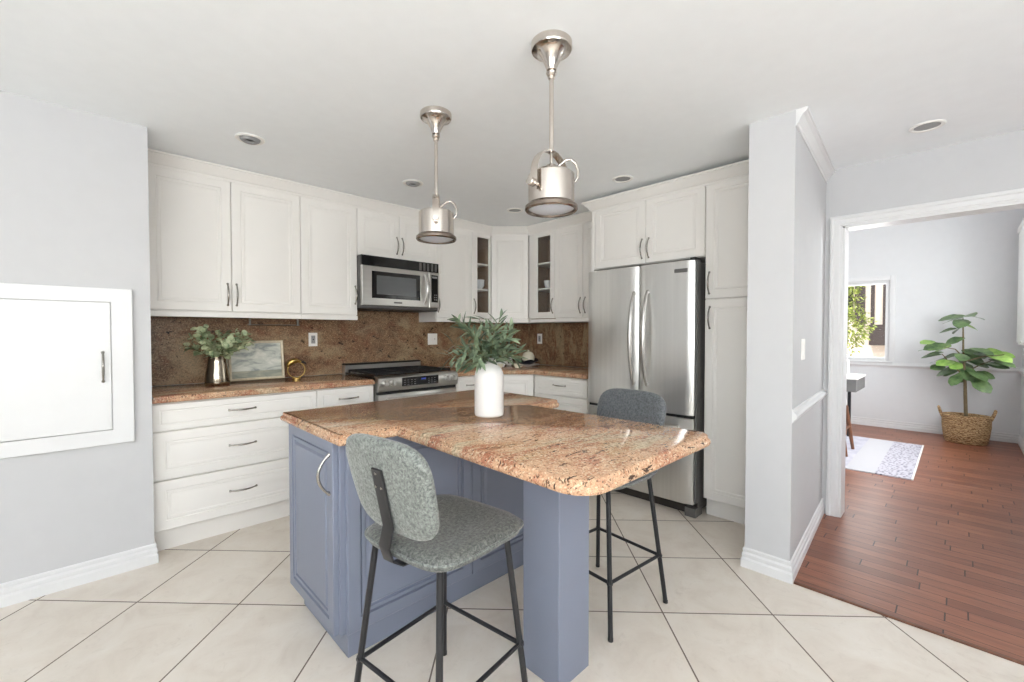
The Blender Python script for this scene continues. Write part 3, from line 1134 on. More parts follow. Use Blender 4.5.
# pantry
c = thing('pantry_cabinet', 'tall white pantry cabinet between the refrigerator and the wing wall', 'cabinet', (FX, 1.246, 0), -PI / 2)
W = 1.246 - 0.817
mb = MB()
mb.box(0, W, 0.021, 0.65, 0.13, 2.335)
mb.build('body', 'cab', c, smooth=0)
MB().box(0, W, 0.065, 0.65, 0, 0.131).build('toe_kick', 'cab', c, smooth=0)
MB().box(0, W, 0.0, 0.65, 2.335, 2.395).build('top_panel', 'cab', c, smooth=0)
d = front(c, 'door', G, W - G, 1.532, 2.332)
pull(d, 0.03, 1.64)
d = front(c, 'door', G, W - G, 0.133, 1.526)
pull(d, 0.035, 1.40)

# ------------------------------------------------------------------ refrigerator
c = thing('refrigerator', 'stainless steel french-door refrigerator with bottom freezer drawer', 'refrigerator', (3.00, 2.170, 0), -PI / 2)
FW = 2.170 - 1.268
mb = MB()
mb.box(0.004, FW - 0.004, 0.085, 0.72, 0.03, 1.79, 0.006)
mb.build('body', 'greyp', c)
mb = MB()
mb.box(0.01, FW - 0.01, 0.082, 0.12, 0.0, 0.085)
mb.build('base_grille', 'grille', c, smooth=0)
for x0, x1 in ((0.0, 0.06), (FW - 0.075, FW)):
    mb = MB()
    mb.prism([(x0, 0.025), (x1, 0.025), (x1, 0.14), (x0, 0.14)], 0.0, 0.062)
    mb.build('foot', 'greyp', c, smooth=0)


def bowed_door(x0, x1, z0, z1, bow, name, mat='steel'):
    mb = MB()
    n = 14
    prof = []
    r = 0.016
    for i in range(n + 1):
        t = i / n
        x = x0 + (x1 - x0) * t
        e = min(x - x0, x1 - x)
        yy = -bow * (1 - (2 * t - 1) ** 2)
        if e < r:
            yy += r - math.sqrt(max(0, r * r - (r - e) ** 2))
        prof.append((x, yy))
    ring = prof + [(x1, 0.078), (x0, 0.078)]
    z = [(z0, 0.004), (z0 + 0.004, 0), (z1 - 0.004, 0), (z1, 0.004)]
    rings = []
    for zz, ins in z:
        rings.append([(min(max(x, x0 + ins), x1 - ins), y + ins if y < 0.05 else y, zz) for x, y in ring])
    mb.loft(rings)
    return mb.build(name, mat, c, smooth=40)


SPL = 2.170 - 1.702
d1 = bowed_door(0.0, SPL - 0.003, 0.715, 1.80, 0.006, 'door')
d2 = bowed_door(SPL + 0.003, FW - 0.012, 0.715, 1.80, 0.006, 'door')
d3 = bowed_door(0.0, FW - 0.012, 0.09, 0.692, 0.007, 'freezer_drawer')


def fridge_bar(parent, x, z0, z1):
    mb = MB()
    pts = []
    n = 18
    for i in range(n + 1):
        t = i / n
        dd = 0.018 + 0.062 * math.sin(PI * t) ** 0.6
        pts.append((x, -dd + 0.008, z0 + (z1 - z0) * t))
    mb.tube(pts, [0.010 + 0.006 * math.sin(PI * i / n) for i in range(n + 1)], 12, up=(1, 0, 0))
    for z in (z0 + 0.012, z1 - 0.012):
        mb.cyl((x, 0.0, z), (x, -0.022, z), 0.011, 12)
    mb.build('handle', 'steelh', parent, smooth=50)


fridge_bar(d1, SPL - 0.032, 0.90, 1.605)
fridge_bar(d2, SPL + 0.078, 0.90, 1.605)
mb = MB()
mb.tube([(0.10 + (FW - 0.2) * i / 16, -0.030 - 0.034 * math.sin(PI * i / 16) ** 0.6, 0.630) for i in range(17)], 0.013, 12, up=(0, 0, 1))
for x in (0.115, FW - 0.115):
    mb.cyl((x, 0, 0.63), (x, -0.035, 0.63), 0.011, 12)
mb.build('handle', 'steelh', d3, smooth=50)
mb = MB()
mb.box(SPL + 0.285, SPL + 0.380, -0.0115, -0.004, 1.718, 1.744, 0.002, 1)
bd = mb.build('badge', 'greyp', d2)
mb = MB()
mb.box(FW - 0.05, FW - 0.012, 0.02, 0.11, 1.80, 1.82, 0.004)
mb.build('hinge_cover', 'blackp', c)
mb = MB()
mb.box(FW - 0.011, FW - 0.001, 0.03, 0.09, 0.10, 1.80)
mb.build('door_gasket', 'greyp', c, smooth=0)
mb = MB()
mb.box(0.01, FW - 0.02, 0.02, 0.082, 0.690, 0.717)
mb.build('center_gasket', 'blackp', c, smooth=0)

# ------------------------------------------------------------------ range
c = thing('range', 'stainless slide-in range with black cooktop and front knobs', 'stove', (1.640, 3.17, 0))
RW = 2.415 - 1.640
mb = MB()
mb.box(0.004, RW - 0.004, 0.06, 0.685, 0.03, 0.905, 0.003, 1)
mb.build('body', 'steelh', c)
mb = MB()
prof = [(0.030, 0.823), (0.012, 0.828), (0.006, 0.84), (0.002, 0.90), (0.010, 0.930), (0.030, 0.944), (0.075, 0.946), (0.075, 0.823)]
mb.loft([[(0.0, y, z) for y, z in prof], [(RW, y, z) for y, z in prof]])
cp = mb.build('control_panel', 'steelh', c, smooth=40)
for x in (0.052, 0.118, RW - 0.122, RW - 0.052):
    mb = MB()
    for (r0, ya, yb) in ((0.027, 0.004, -0.004), (0.021, -0.004, -0.032)):
        mb.tube([(x, ya, 0.893), (x, yb, 0.893 - 0.002)], [r0, r0 * 0.93], 22, up=(1, 0, 0))
    mb.box(x - 0.004, x + 0.004, -0.038, -0.030, 0.872, 0.912, 0.002, 1)
    mb.build('knob', 'steel', cp, smooth=40)
mb = MB()
mb.loft([[(0.205, 0.0035, 0.857), (0.560, 0.0035, 0.857), (0.560, 0.0015, 0.928), (0.205, 0.0015, 0.928)],
         [(0.205, -0.0005, 0.857), (0.560, -0.0005, 0.857), (0.560, -0.0015, 0.928), (0.205, -0.0015, 0.928)]])
ds = mb.build('display', 'blackg', cp, smooth=0)
mb = MB()
mb.box(0.385, 0.430, -0.0022, 0.0, 0.900, 0.913)
mb.build('readout', 'dispb', ds, smooth=0)
mb = MB()
for i in range(4):
    for j in range(3):
        mb.box(0.222 + i * 0.032, 0.238 + i * 0.032, -0.002, 0.0, 0.868 + j * 0.018, 0.871 + j * 0.018)
mb.build('button_print', 'greydot', ds, smooth=0)
mb = MB()
for i in range(3):
    for j in range(3):
        mb.box(0.455 + i * 0.03, 0.468 + i * 0.03, -0.002, 0.0, 0.868 + j * 0.018, 0.871 + j * 0.018)
mb.build('button_print', 'greydot', ds, smooth=0)
mb = MB()
mb.box(0.006, RW - 0.006, 0.018, 0.06, 0.20, 0.80, 0.004)
dr = mb.build('oven_door', 'steelh', c)
MB().box(0.12, RW - 0.12, 0.0155, 0.02, 0.32, 0.68, 0.001, 1).build('window', 'blackg', dr)
mb = MB()
mb.tube([(0.05, -0.035, 0.765), (RW - 0.05, -0.035, 0.765)], 0.012, 14, up=(0, 0, 1))
for x in (0.075, RW - 0.075):
    mb.cyl((x, 0.02, 0.765), (x, -0.035, 0.765), 0.010, 12)
mb.build('handle', 'steel', dr, smooth=40)
MB().box(0.006, RW - 0.006, 0.030, 0.06, 0.80, 0.824).build('vent_gap', 'blackp', c, smooth=0)
MB().box(0.006, RW - 0.006, 0.020, 0.06, 0.045, 0.192, 0.004).build('warming_drawer', 'steelh', c)
mb = MB()
mb.box(0.0, RW, 0.055, 0.62, 0.905, 0.944, 0.004)
mb.build('cooktop', 'blackg', c)
for gx in (0.02, 0.265, 0.51):
    mb = MB()
    w = 0.242
    z0, z1 = 0.944, 0.968
    for x in (gx, gx + w - 0.014):
        mb.box(x, x + 0.014, 0.085, 0.60, z1 - 0.014, z1, 0.003, 1)
    for y in (0.085, 0.335, 0.586):
        mb.box(gx + 0.014, gx + w - 0.014, y, y + 0.014, z1 - 0.014, z1, 0.003, 1)
    for y in (0.21, 0.46):
        mb.box(gx + 0.014, gx + w - 0.014, y - 0.006, y + 0.006, z1 - 0.012, z1, 0.003, 1)
    for x in (gx, gx + w - 0.014):
        for y in (0.085, 0.586):
            mb.box(x, x + 0.014, y, y + 0.014, z0, z1 - 0.013)
    mb.build('grate', 'castiron', c)
for bx_, by_ in ((0.14, 0.21), (0.14, 0.46), (0.387, 0.335), (0.63, 0.21), (0.63, 0.46)):
    mb = MB()
    mb.lathe([(0.045, 0.944), (0.045, 0.950), (0.03, 0.953), (0.028, 0.958), (0.001, 0.958)], 24, (bx_, by_))
    mb.build('burner', 'castiron', c)
mb = MB()
mb.box(0.0, RW, 0.62, 0.685, 0.905, 1.005, 0.003, 1)
bg = mb.build('back_vent', 'steelh', c)
MB().box(0.0, RW, 0.615, 0.686, 1.005, 1.018, 0.003, 1).build('vent_cap', 'blackp', bg)

# ------------------------------------------------------------------ microwave
c = thing('microwave', 'stainless over-the-range microwave with black window and control strip', 'microwave', (1.652, 3.47, 0))
MW = 2.424 - 1.652
mb = MB()
mb.box(0.0, MW, 0.03, 0.39, 1.505, 1.948, 0.004)
mb.build('body', 'greyp', c)
mb = MB()
mb.box(0.0, MW, 0.012, 0.031, 1.862, 1.948, 0.003, 1)
vt = mb.build('vent_panel', 'blackg', c)
mb = MB()
for i in range(5):
    mb.box(MW - 0.215 + i * 0.042, MW - 0.190 + i * 0.042, 0.0105, 0.013, 1.868, 1.940)
mb.build('vent_slots', 'greyp', vt, smooth=0)
mb = MB()
x0, x1, z0, z1 = 0.0, 0.652, 1.528, 1.860
wx0, wx1, wz0, wz1 = 0.086, 0.560, 1.588, 1.820
t0, t1 = 0.0, 0.031
mb.loft([ring_rect(x0, x1, z0, z1, 0, t1), ring_rect(x0, x1, z0, z1, 0, 0.004), ring_rect(x0, x1, z0, z1, 0.004, 0),
         [(wx0, 0, wz0), (wx1, 0, wz0), (wx1, 0, wz1), (wx0, 0, wz1)], [(wx0, 0.006, wz0), (wx1, 0.006, wz0), (wx1, 0.006, wz1), (wx0, 0.006, wz1)]])
dm = mb.build('door', 'steelh', c, smooth=20)
mb = MB()
mb.box(wx0 + 0.001, wx1 - 0.001, 0.0025, 0.008, wz0 + 0.001, wz1 - 0.001)
wi = mb.build('window', 'blackg', dm, smooth=0)
MB().box(wx0 + 0.045, wx1 - 0.042, 0.0015, 0.004, wz0 + 0.036, wz1 - 0.036).build('window_mesh', 'char', wi, smooth=0)
mb = MB()
pts = [(0.606, -0.004 - 0.046 * math.sin(PI * i / 14) ** 0.7, 1.566 + 0.262 * i / 14) for i in range(15)]
mb.tube(pts, [0.009 + 0.006 * math.sin(PI * i / 14) for i in range(15)], 12, up=(1, 0, 0))
mb.build('handle', 'steel', dm, smooth=50)
MB().box(0.29, 0.372, -0.001, 0.002, 1.551, 1.566).build('badge', 'greyp', dm, smooth=0)
mb = MB()
mb.loft([ring_rect(0.656, MW, 1.528, 1.860, 0, 0.031), ring_rect(0.656, MW, 1.528, 1.860, 0, 0.004), ring_rect(0.656, MW, 1.528, 1.860, 0.004, 0.0)])
ct = mb.build('control_panel', 'steelh', c, smooth=20)
kp = MB().box(0.680, MW - 0.018, -0.0015, 0.003, 1.580, 1.835, 0.001, 1).build('keypad', 'blackg', ct)
mb = MB()
mb.box(0.690, MW - 0.028, -0.0025, 0.0, 1.805, 1.822)
mb.build('clock_print', 'greydot', kp, smooth=0)
mb = MB()
for i in range(2):
    for j in range(3):
        mb.box(0.712 + i * 0.02, 0.722 + i * 0.02, -0.0025, 0.0, 1.600 + j * 0.022, 1.609 + j * 0.022)
mb.build('key_print', 'greydot', kp, smooth=0)
mb = MB()
mb.box(0.01, MW - 0.01, 0.015, 0.385, 1.497, 1.506)
for i in range(4):
    mb.box(0.10 + i * 0.15, 0.20 + i * 0.15, 0.12, 0.30, 1.492, 1.498)
mb.build('bottom_filter', 'grille', c, smooth=0)

# ------------------------------------------------------------------ wall hatch on the left wall
c = thing('wall_hatch', 'white framed hatch door in the grey wall beside the cabinets', 'hatch', (0.186, WL, 0))
hx0, hx1, hz0, hz1 = -1.30, 0.0, 0.706, 1.530
ix0, ix1, iz0, iz1 = -1.20, -0.086, 0.782, 1.458
mb = MB()
t = -0.028
mb.loft([ring_rect(hx0, hx1, hz0, hz1, 0, 0.0), ring_rect(hx0, hx1, hz0, hz1, 0, t + 0.003), ring_rect(hx0, hx1, hz0, hz1, 0.003, t),
         [(ix0, t, iz0), (ix1, t, iz0), (ix1, t, iz1), (ix0, t, iz1)], [(ix0, -0.008, iz0), (ix1, -0.008, iz0), (ix1, -0.008, iz1), (ix0, -0.008, iz1)]])
mb.build('frame', 'trim', c, smooth=0)
mb = MB()
mb.box(ix0 + 0.003, ix1 - 0.0035, t + 0.001, -0.006, iz0 + 0.0035, iz1 - 0.0035, 0.0015, 1)
d = mb.build('door', 'trim', c)
pull(d, ix1 - 0.035, 1.118, True, L=0.155, y=t + 0.001, out=0.03)

# ------------------------------------------------------------------ island
c = thing('kitchen_island', 'blue-grey painted island cabinet under the granite table top', 'kitchen island', (0, 0, 0))
IX0, IX1, IY0, IY1 = 0.695, 1.86, 1.665, 2.20
mb = MB()
mb.box(IX0, IX1, IY0, IY1, 0.112, 0.881, 0.002, 1)
mb.build('body', 'blue', c)
mb = MB()
mb.box(0.731, 1.83, 1.682, 2.17, 0, 0.113, 0.002, 1)
mb.build('toe_kick', 'blue', c)


def front_at(parent, name, loc, rotz, w, z0, z1, mat, frame=0.055, groove=0.008):
    d = front(parent, name, 0, w, z0, z1, mat, frame=frame, groove=groove)
    d.location = loc
    d.rotation_euler = (0, 0, rotz)
    return d


d = front_at(c, 'door', (IX0 - 0.02, IY1 - 0.012, 0), -PI / 2, IY1 - 0.012 - 1.680, 0.116, 0.876, 'blue', 0.045, 0.010)
pull(d, IY1 - 0.012 - 1.680 - 0.030, 0.745, True, L=0.155, out=0.045, r=0.0062)
sp = 1.338
d = front_at(c, 'door', (IX0 + 0.022, IY0 - 0.02, 0), 0, sp - 0.002 - IX0 - 0.022, 0.116, 0.876, 'blue', 0.05, 0.012)
d = front_at(c, 'door', (sp + 0.002, IY0 - 0.02, 0), 0, IX1 - 0.004 - sp - 0.002, 0.116, 0.876, 'blue', 0.05, 0.012)

IT = 0.92
pts = [(0.655, 1.572), (0.888, 1.572), (0.872, 0.632), (1.698, 0.632), (1.668, 1.545), (1.915, 1.545), (1.915, 2.25), (0.655, 2.25)]
poly = round_poly(pts, [0.012, 0.006, 0.095, 0.07, 0.006, 0.06, 0.06, 0.012], 8)
c = thing('island_worktop', 'large t-shaped brown granite island top with a table end on a blue post', 'worktop', (0, 0, 0))
slab(poly, IT, EDGE).build('slab', 'granite', c)
mb = MB()
mb.box(1.203, 1.386, 0.990, 1.170, 0.0, 0.881, 0.002, 1)
mb.build('post', 'blue', c)


# ------------------------------------------------------------------ bar stools
def superellipse(cx, w, d, y0, n=40, e=0.45, taper=0.0):
    pts = []
    for k in range(n):
        a = 2 * PI * k / n
        ca, sa = math.cos(a), math.sin(a)
        x = math.copysign(abs(ca) ** e, ca)
        y = math.copysign(abs(sa) ** e, sa)
        pts.append((cx + x * d / 2, y0 + y * w / 2 * (1 + taper * x)))
    return pts


def make_stool(label, loc, rotz, fab, back_w, seat_fab):
    """seat faces local +X"""
    c = thing('bar_stool', label, 'bar stool', loc, rotz, None)
    # seat
    mb = MB()
    zs = 0.665
    rings = []
    for ins, z in ((0.030, zs - 0.048), (0.006, zs - 0.040), (0.0, zs - 0.024), (0.002, zs - 0.014), (0.014, zs - 0.003), (0.04, zs), (0.10, zs - 0.004), (0.17, zs - 0.008)):
        pl = superellipse(0.015, 0.425 - 2 * ins, 0.42 - 2 * ins, 0.0, 48, 0.42, 0.04)
        rings.append([(x, y, z + 0.012 * max(0, (x + 0.05)) - 0.10 * max(0, x - 0.17) ** 1.0 * 0.5) for x, y in pl])
    mb.loft(rings)
    st = mb.build('seat', seat_fab, c, smooth=50)
    mb = MB()
    pl = superellipse(0.015, 0.428, 0.423, 0.0, 48, 0.42, 0.04)
    mb.tube([(x, y, zs - 0.020 + 0.012 * max(0, (x + 0.05)) - 0.05 * max(0, x - 0.17)) for x, y in pl + pl[:1]], 0.004, 6)
    mb.build('piping', fab, st, smooth=60)
    # backrest: rounded panel, leaning back and slightly cupped
    mb = MB()
    bz, bh, bw = 0.700, 0.300, back_w
    prof = [(0.000, 0.95), (-0.006, 0.985), (-0.017, 1.0), (-0.029, 0.985), (-0.036, 0.94), (-0.040, 0.75), (-0.041, 0.4)]
    n = 48
    rings = []

    def bpt(y, u, dx):
        lean = -0.075 * u
        cup = 0.45 * y * y * 0.55
        return (-0.162 + lean + dx + cup, y - 0.012, bz + u * bh)
    for dx, s in [(0.002, 0.4), (0.001, 0.75)] + prof:
        ring = []
        for k in range(n):
            a = 2 * PI * k / n
            ca, sa = math.cos(a), math.sin(a)
            e = 0.52
            y = math.copysign(abs(ca) ** e, ca) * bw / 2
            uu = math.copysign(abs(sa) ** e, sa) * 0.5
            y *= (0.95 + 0.10 * uu)
            if s < 1:
                g = (1 - s)
                y = y - math.copysign(min(abs(y), g * bw / 2), y) if s > 0.9 else y * s
                uu = uu * s if s <= 0.9 else uu - math.copysign(min(abs(uu), g * 0.5 * 0.9), uu)
            ring.append(bpt(y, uu + 0.5, dx))
        rings.append(ring)
    mb.loft(rings)
    br = mb.build('backrest', fab, c, smooth=50)
    # steel strap from the back down under the seat
    mb = MB()
    pts = [bpt(0, 0.70, -0.045), bpt(0, 0.45, -0.047), bpt(0, 0.10, -0.050)]
    x, _, z = pts[-1]
    pts += [(x - 0.006, 0, z - 0.06), (x + 0.010, 0, z - 0.105), (x + 0.045, 0, z - 0.130), (x + 0.10, 0, z - 0.136), (-0.02, 0, z - 0.134)]
    mb.tube(pts, 0.01, 12, flat=(0.004, 0.024), up=(1, 0, 0))
    sp = mb.build('back_strap', 'blackm', c, smooth=40)
    for dy, u in ((0, 0.66), (-0.012, 0.52), (0.012, 0.52)):
        px, py, pz = bpt(dy, u, -0.05)
        mb = MB()
        mb.tube([(px + 0.004, py, pz), (px - 0.003, py, pz)], [0.0055, 0.004], 10, up=(0, 0, 1))
        mb.build('bolt', 'pull', sp)
    # legs
    ft, tp, zt = 0.208, 0.150, 0.632
    legs = {}
    for sx in (1, -1):
        for sy in (1, -1):
            a = Vector((sx * tp + 0.005, sy * tp, zt))
            b = Vector((sx * ft, sy * ft, 0.006))
            legs[(sx, sy)] = (a, b)
            mb = MB()
            mb.tube([a, b], 0.0105, 14)
            lg = mb.build('leg', 'blackm', c, smooth=50)
            mb = MB()
            mb.lathe([(0.0115, 0.0), (0.0115, 0.012), (0.010, 0.014)], 14, (b.x, b.y))
            mb.build('foot_cap', 'blackp', lg)
    # seat frame
    mb = MB()
    q = [legs[k][0] for k in ((1, 1), (1, -1), (-1, -1), (-1, 1))]
    for i in range(4):
        mb.tube([q[i] - Vector((0, 0, 0.012)), q[(i + 1) % 4] - Vector((0, 0, 0.012))], 0.008, 10)
    mb.build('seat_frame', 'blackm', c, smooth=50)
    # footrest bars
    h = 0.225

    def at(k):
        a, b = legs[k]
        t = (zt - h) / zt
        return a + (b - a) * t
    ks = [(1, 1), (1, -1), (-1, -1), (-1, 1)]
    for i in range(4):
        mb = MB()
        a, b = at(ks[i]), at(ks[(i + 1) % 4])
        e = (b - a).normalized() * 0.012
        mb.tube([a - e, b + e], 0.0075, 10)
        mb.build('footrest_bar', 'blackm', c, smooth=50)
    return c


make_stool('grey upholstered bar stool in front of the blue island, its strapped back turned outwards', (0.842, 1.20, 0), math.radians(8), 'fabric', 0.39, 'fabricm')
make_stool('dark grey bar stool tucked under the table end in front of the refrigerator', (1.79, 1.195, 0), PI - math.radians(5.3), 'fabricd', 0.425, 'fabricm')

# ------------------------------------------------------------------ pendants
def pendant(label, x, y, yoke_rot):
    c = thing('pendant_lamp', label, 'pendant lamp', (x, y, CEIL), yoke_rot)
    mb = MB()
    mb.lathe([(0.076, 0.0), (0.080, -0.004), (0.080, -0.026), (0.077, -0.032), (0.062, -0.036), (0.052, -0.044), (0.040, -0.060), (0.028, -0.082),
              (0.021, -0.100), (0.019, -0.108), (0.001, -0.108)], 40)
    mb.build('canopy', 'nickel', c, smooth=35)
    mb = MB()
    mb.lathe([(0.012, -0.106), (0.018, -0.110), (0.021, -0.118), (0.018, -0.126), (0.012, -0.130), (0.015, -0.136), (0.011, -0.142), (0.001, -0.142)], 24)
    mb.build('swivel', 'nickel', c, smooth=40)
    zh = 1.785 - CEIL               # rim height of the head
    ya = zh + 0.222                 # top of the yoke
    mb = MB()
    mb.cyl((0, 0, -0.138), (0, 0, ya + 0.002), 0.0088, 18)
    mb.build('rod', 'nickel', c, smooth=40)
    mb = MB()
    mb.lathe([(0.0005, zh + 0.142), (0.060, zh + 0.141), (0.082, zh + 0.138), (0.090, zh + 0.130), (0.0905, zh + 0.012), (0.0005, zh + 0.012)], 48, cap0=False, cap1=False)
    hd = mb.build('lamp_head', 'nickel', c, smooth=35)
    mb = MB()
    mb.lathe([(0.088, zh + 0.0), (0.075, zh - 0.006), (0.045, zh - 0.013), (0.0005, zh - 0.016)], 40, cap0=False)
    mb.build('diffuser', 'lampdiff', hd, smooth=60)
    mb = MB()
    mb.lathe([(0.0900, zh + 0.020), (0.096, zh + 0.014), (0.103, zh + 0.008), (0.104, zh - 0.004), (0.099, zh - 0.010), (0.092, zh - 0.008), (0.088, zh + 0.0), (0.0900, zh + 0.020)], 48, cap0=False, cap1=False)
    mb.build('rim', 'rim', hd, smooth=35)
    # yoke strap in local XZ plane
    mb = MB()
    R = 0.108
    zc = zh + 0.222 - R
    pts = [(-R, 0, zh + 0.062), (-R, 0, zh + 0.085)]
    for i in range(15):
        a = PI - PI * i / 14
        pts.append((R * math.cos(a), 0, zc + R * math.sin(a)))
    pts += [(R, 0, zh + 0.085), (R, 0, zh + 0.062)]
    mb.tube(pts, 0.01, 12, flat=(0.0022, 0.016), up=(1, 0, 0))
    mb.build('yoke', 'nickel', c, smooth=40)
    for s in (-1, 1):
        mb = MB()
        mb.tube([(s * 0.086, 0, zh + 0.076), (s * 0.112, 0, zh + 0.076)], 0.008, 14, up=(0, 0, 1))
        mb.tube([(s * 0.112, 0, zh + 0.076), (s * 0.117, 0, zh + 0.076), (s * 0.134, 0, zh + 0.076), (s * 0.137, 0, zh + 0.076)], [0.014, 0.016, 0.016, 0.013], 18, up=(0, 0, 1))
        mb.build('knob', 'nickel', c, smooth=40)
    # cord loop from the socket cap over the head
    mb = MB()
    mb.lathe([(0.022, zh + 0.141), (0.022, zh + 0.165), (0.018, zh + 0.170), (0.001, zh + 0.170)], 20)
    mb.tube([(0, 0, zh + 0.168), (0, 0, ya)], 0.006, 10)
    mb.build('socket_cap', 'nickel', c, smooth=40)
    mb = MB()
    ca = math.radians(-44.5) - yoke_rot
    pts = []
    for r_, z_ in ((0.018, 0.158), (0.034, 0.172), (0.056, 0.190), (0.078, 0.192), (0.096, 0.176), (0.106, 0.150), (0.104, 0.122), (0.092, 0.104)):
        pts.append((r_ * math.cos(ca), r_ * math.sin(ca), zh + z_))
    mb.tube(pts, 0.0055, 10)
    mb.build('cord', 'nickel', c, smooth=50)
    return c


pendant('brushed nickel pendant lamp nearer the table end, its yoke arching wide over the head', 1.32, 1.13, 0.06)
pendant('brushed nickel pendant lamp hanging further back, in front of the microwave cabinets', 1.312, 1.905, PI / 4 + 0.15)


# ------------------------------------------------------------------ ceiling spots
def spot(label, x, y, eyeball):
    c = thing('recessed_light', label, 'ceiling light', (x, y, CEIL))
    mb = MB()
    mb.lathe([(0.0755, 0.0), (0.076, -0.004), (0.070, -0.008), (0.058, -0.006), (0.055, -0.001), (0.055, 0.0)], 36, cap0=False, cap1=False)
    mb.build('trim_ring', 'white', c, smooth=40)
    mb = MB()
    if eyeball:
        mb.lathe([(0.054, -0.001), (0.050, -0.012), (0.040, -0.018), (0.030, -0.016), (0.028, -0.004), (0.001, -0.003)], 30, cap0=False)
        mb.build('eyeball', 'greydot', c, smooth=40)
        mb = MB()
        mb.lathe([(0.026, -0.0045), (0.012, -0.010), (0.001, -0.011)], 20)
        mb.build('bulb', 'blackp', c, smooth=40)
    else:
        mb.lathe([(0.055, -0.002), (0.001, -0.003)], 30)
        mb.build('diffuser', 'greydot', c, smooth=40)


spot('recessed eyeball ceiling light over the wide drawers, near the wall corner', 0.707, 2.915, True)
spot('recessed eyeball ceiling light in front of the microwave', 1.794, 2.909, True)
spot('recessed ceiling light in front of the glass-door cabinets in the corner', 2.867, 2.895, False)
spot('recessed ceiling light in front of the refrigerator', 2.85, 1.75, False)
spot('recessed ceiling light near the doorway to the next room', 3.32, 0.14, False)


# ------------------------------------------------------------------ outlets and switches
def plate(name, label, cat, loc, rotz, w, h, kind):
    c = thing(name, label, cat, loc, rotz)
    mb = MB()
    mb.loft([ring_rect(-w / 2, w / 2, -h / 2, h / 2, 0, 0), ring_rect(-w / 2, w / 2, -h / 2, h / 2, 0, -0.003), ring_rect(-w / 2, w / 2, -h / 2, h / 2, 0.004, -0.006)])
    mb.build('plate', 'white', c, smooth=20)
    if kind == 'socket':
        mb = MB()
        mb.box(-0.017, 0.017, -0.008, -0.005, -0.034, 0.034, 0.002, 1)
        mb.build('receptacle', 'greydot', c)
        mb = MB()
        for z in (-0.018, 0.018):
            for x in (-0.006, 0.006):
                mb.box(x - 0.0012, x + 0.0012, -0.0085, -0.0075, z - 0.004, z + 0.005)
        mb.box(-0.005, 0.005, -0.0095, -0.0075, -0.005, 0.006)
        mb.build('slots', 'blackp', c, smooth=0)
    elif kind == 'double':
        for x in (-0.023, 0.023):
            mb = MB()
            mb.box(x - 0.0165, x + 0.0165, -0.0085, -0.005, -0.033, 0.033, 0.002, 1)
            mb.build('rocker', 'white', c)
        mb = MB()
        mb.box(0.020, 0.026, -0.0095, -0.008, -0.004, 0.006)
        mb.build('test_button', 'blackp', c, smooth=0)
    else:
        mb = MB()
        mb.box(-0.0165, 0.0165, -0.009, -0.005, -0.033, 0.033, 0.003, 1)
        mb.build('rocker', 'white', c)


plate('wall_socket', 'white wall socket on the backsplash above the brass ring ornament', 'socket', (1.394, 3.862, 1.236), 0, 0.072, 0.115, 'socket')
plate('wall_switch', 'white double switch plate on the backsplash behind the range', 'switch', (2.607, 3.862, 1.226), 0, 0.116, 0.118, 'double')
plate('wall_socket', 'white wall socket on the backsplash above the navy bowl', 'socket', (3.742, 3.372, 1.223), -PI / 2, 0.072, 0.115, 'socket')
plate('light_switch', 'light switch plate on the side of the wing wall near the doorway', 'switch', (2.88, 0.614, 1.203), 0, 0.072, 0.118, 'rocker')

# towel rail under the wall cabinet
c = thing('towel_rail', 'slim metal towel rail hanging under the wall cabinet above the painting', 'rail', (0.905, 3.80, 1.40))
mb = MB()
mb.tube([(-0.02, 0, -0.045), (0.36, 0, -0.045)], 0.005, 10)
mb.build('bar', 'pull', c, smooth=50)
for x in (0.0, 0.345):
    MB().box(x - 0.008, x + 0.008, -0.006, 0.006, -0.05, 0.036, 0.002, 1).build('bracket', 'pull', c)


# ------------------------------------------------------------------ things on the range-side counter
rng = random.Random(7)


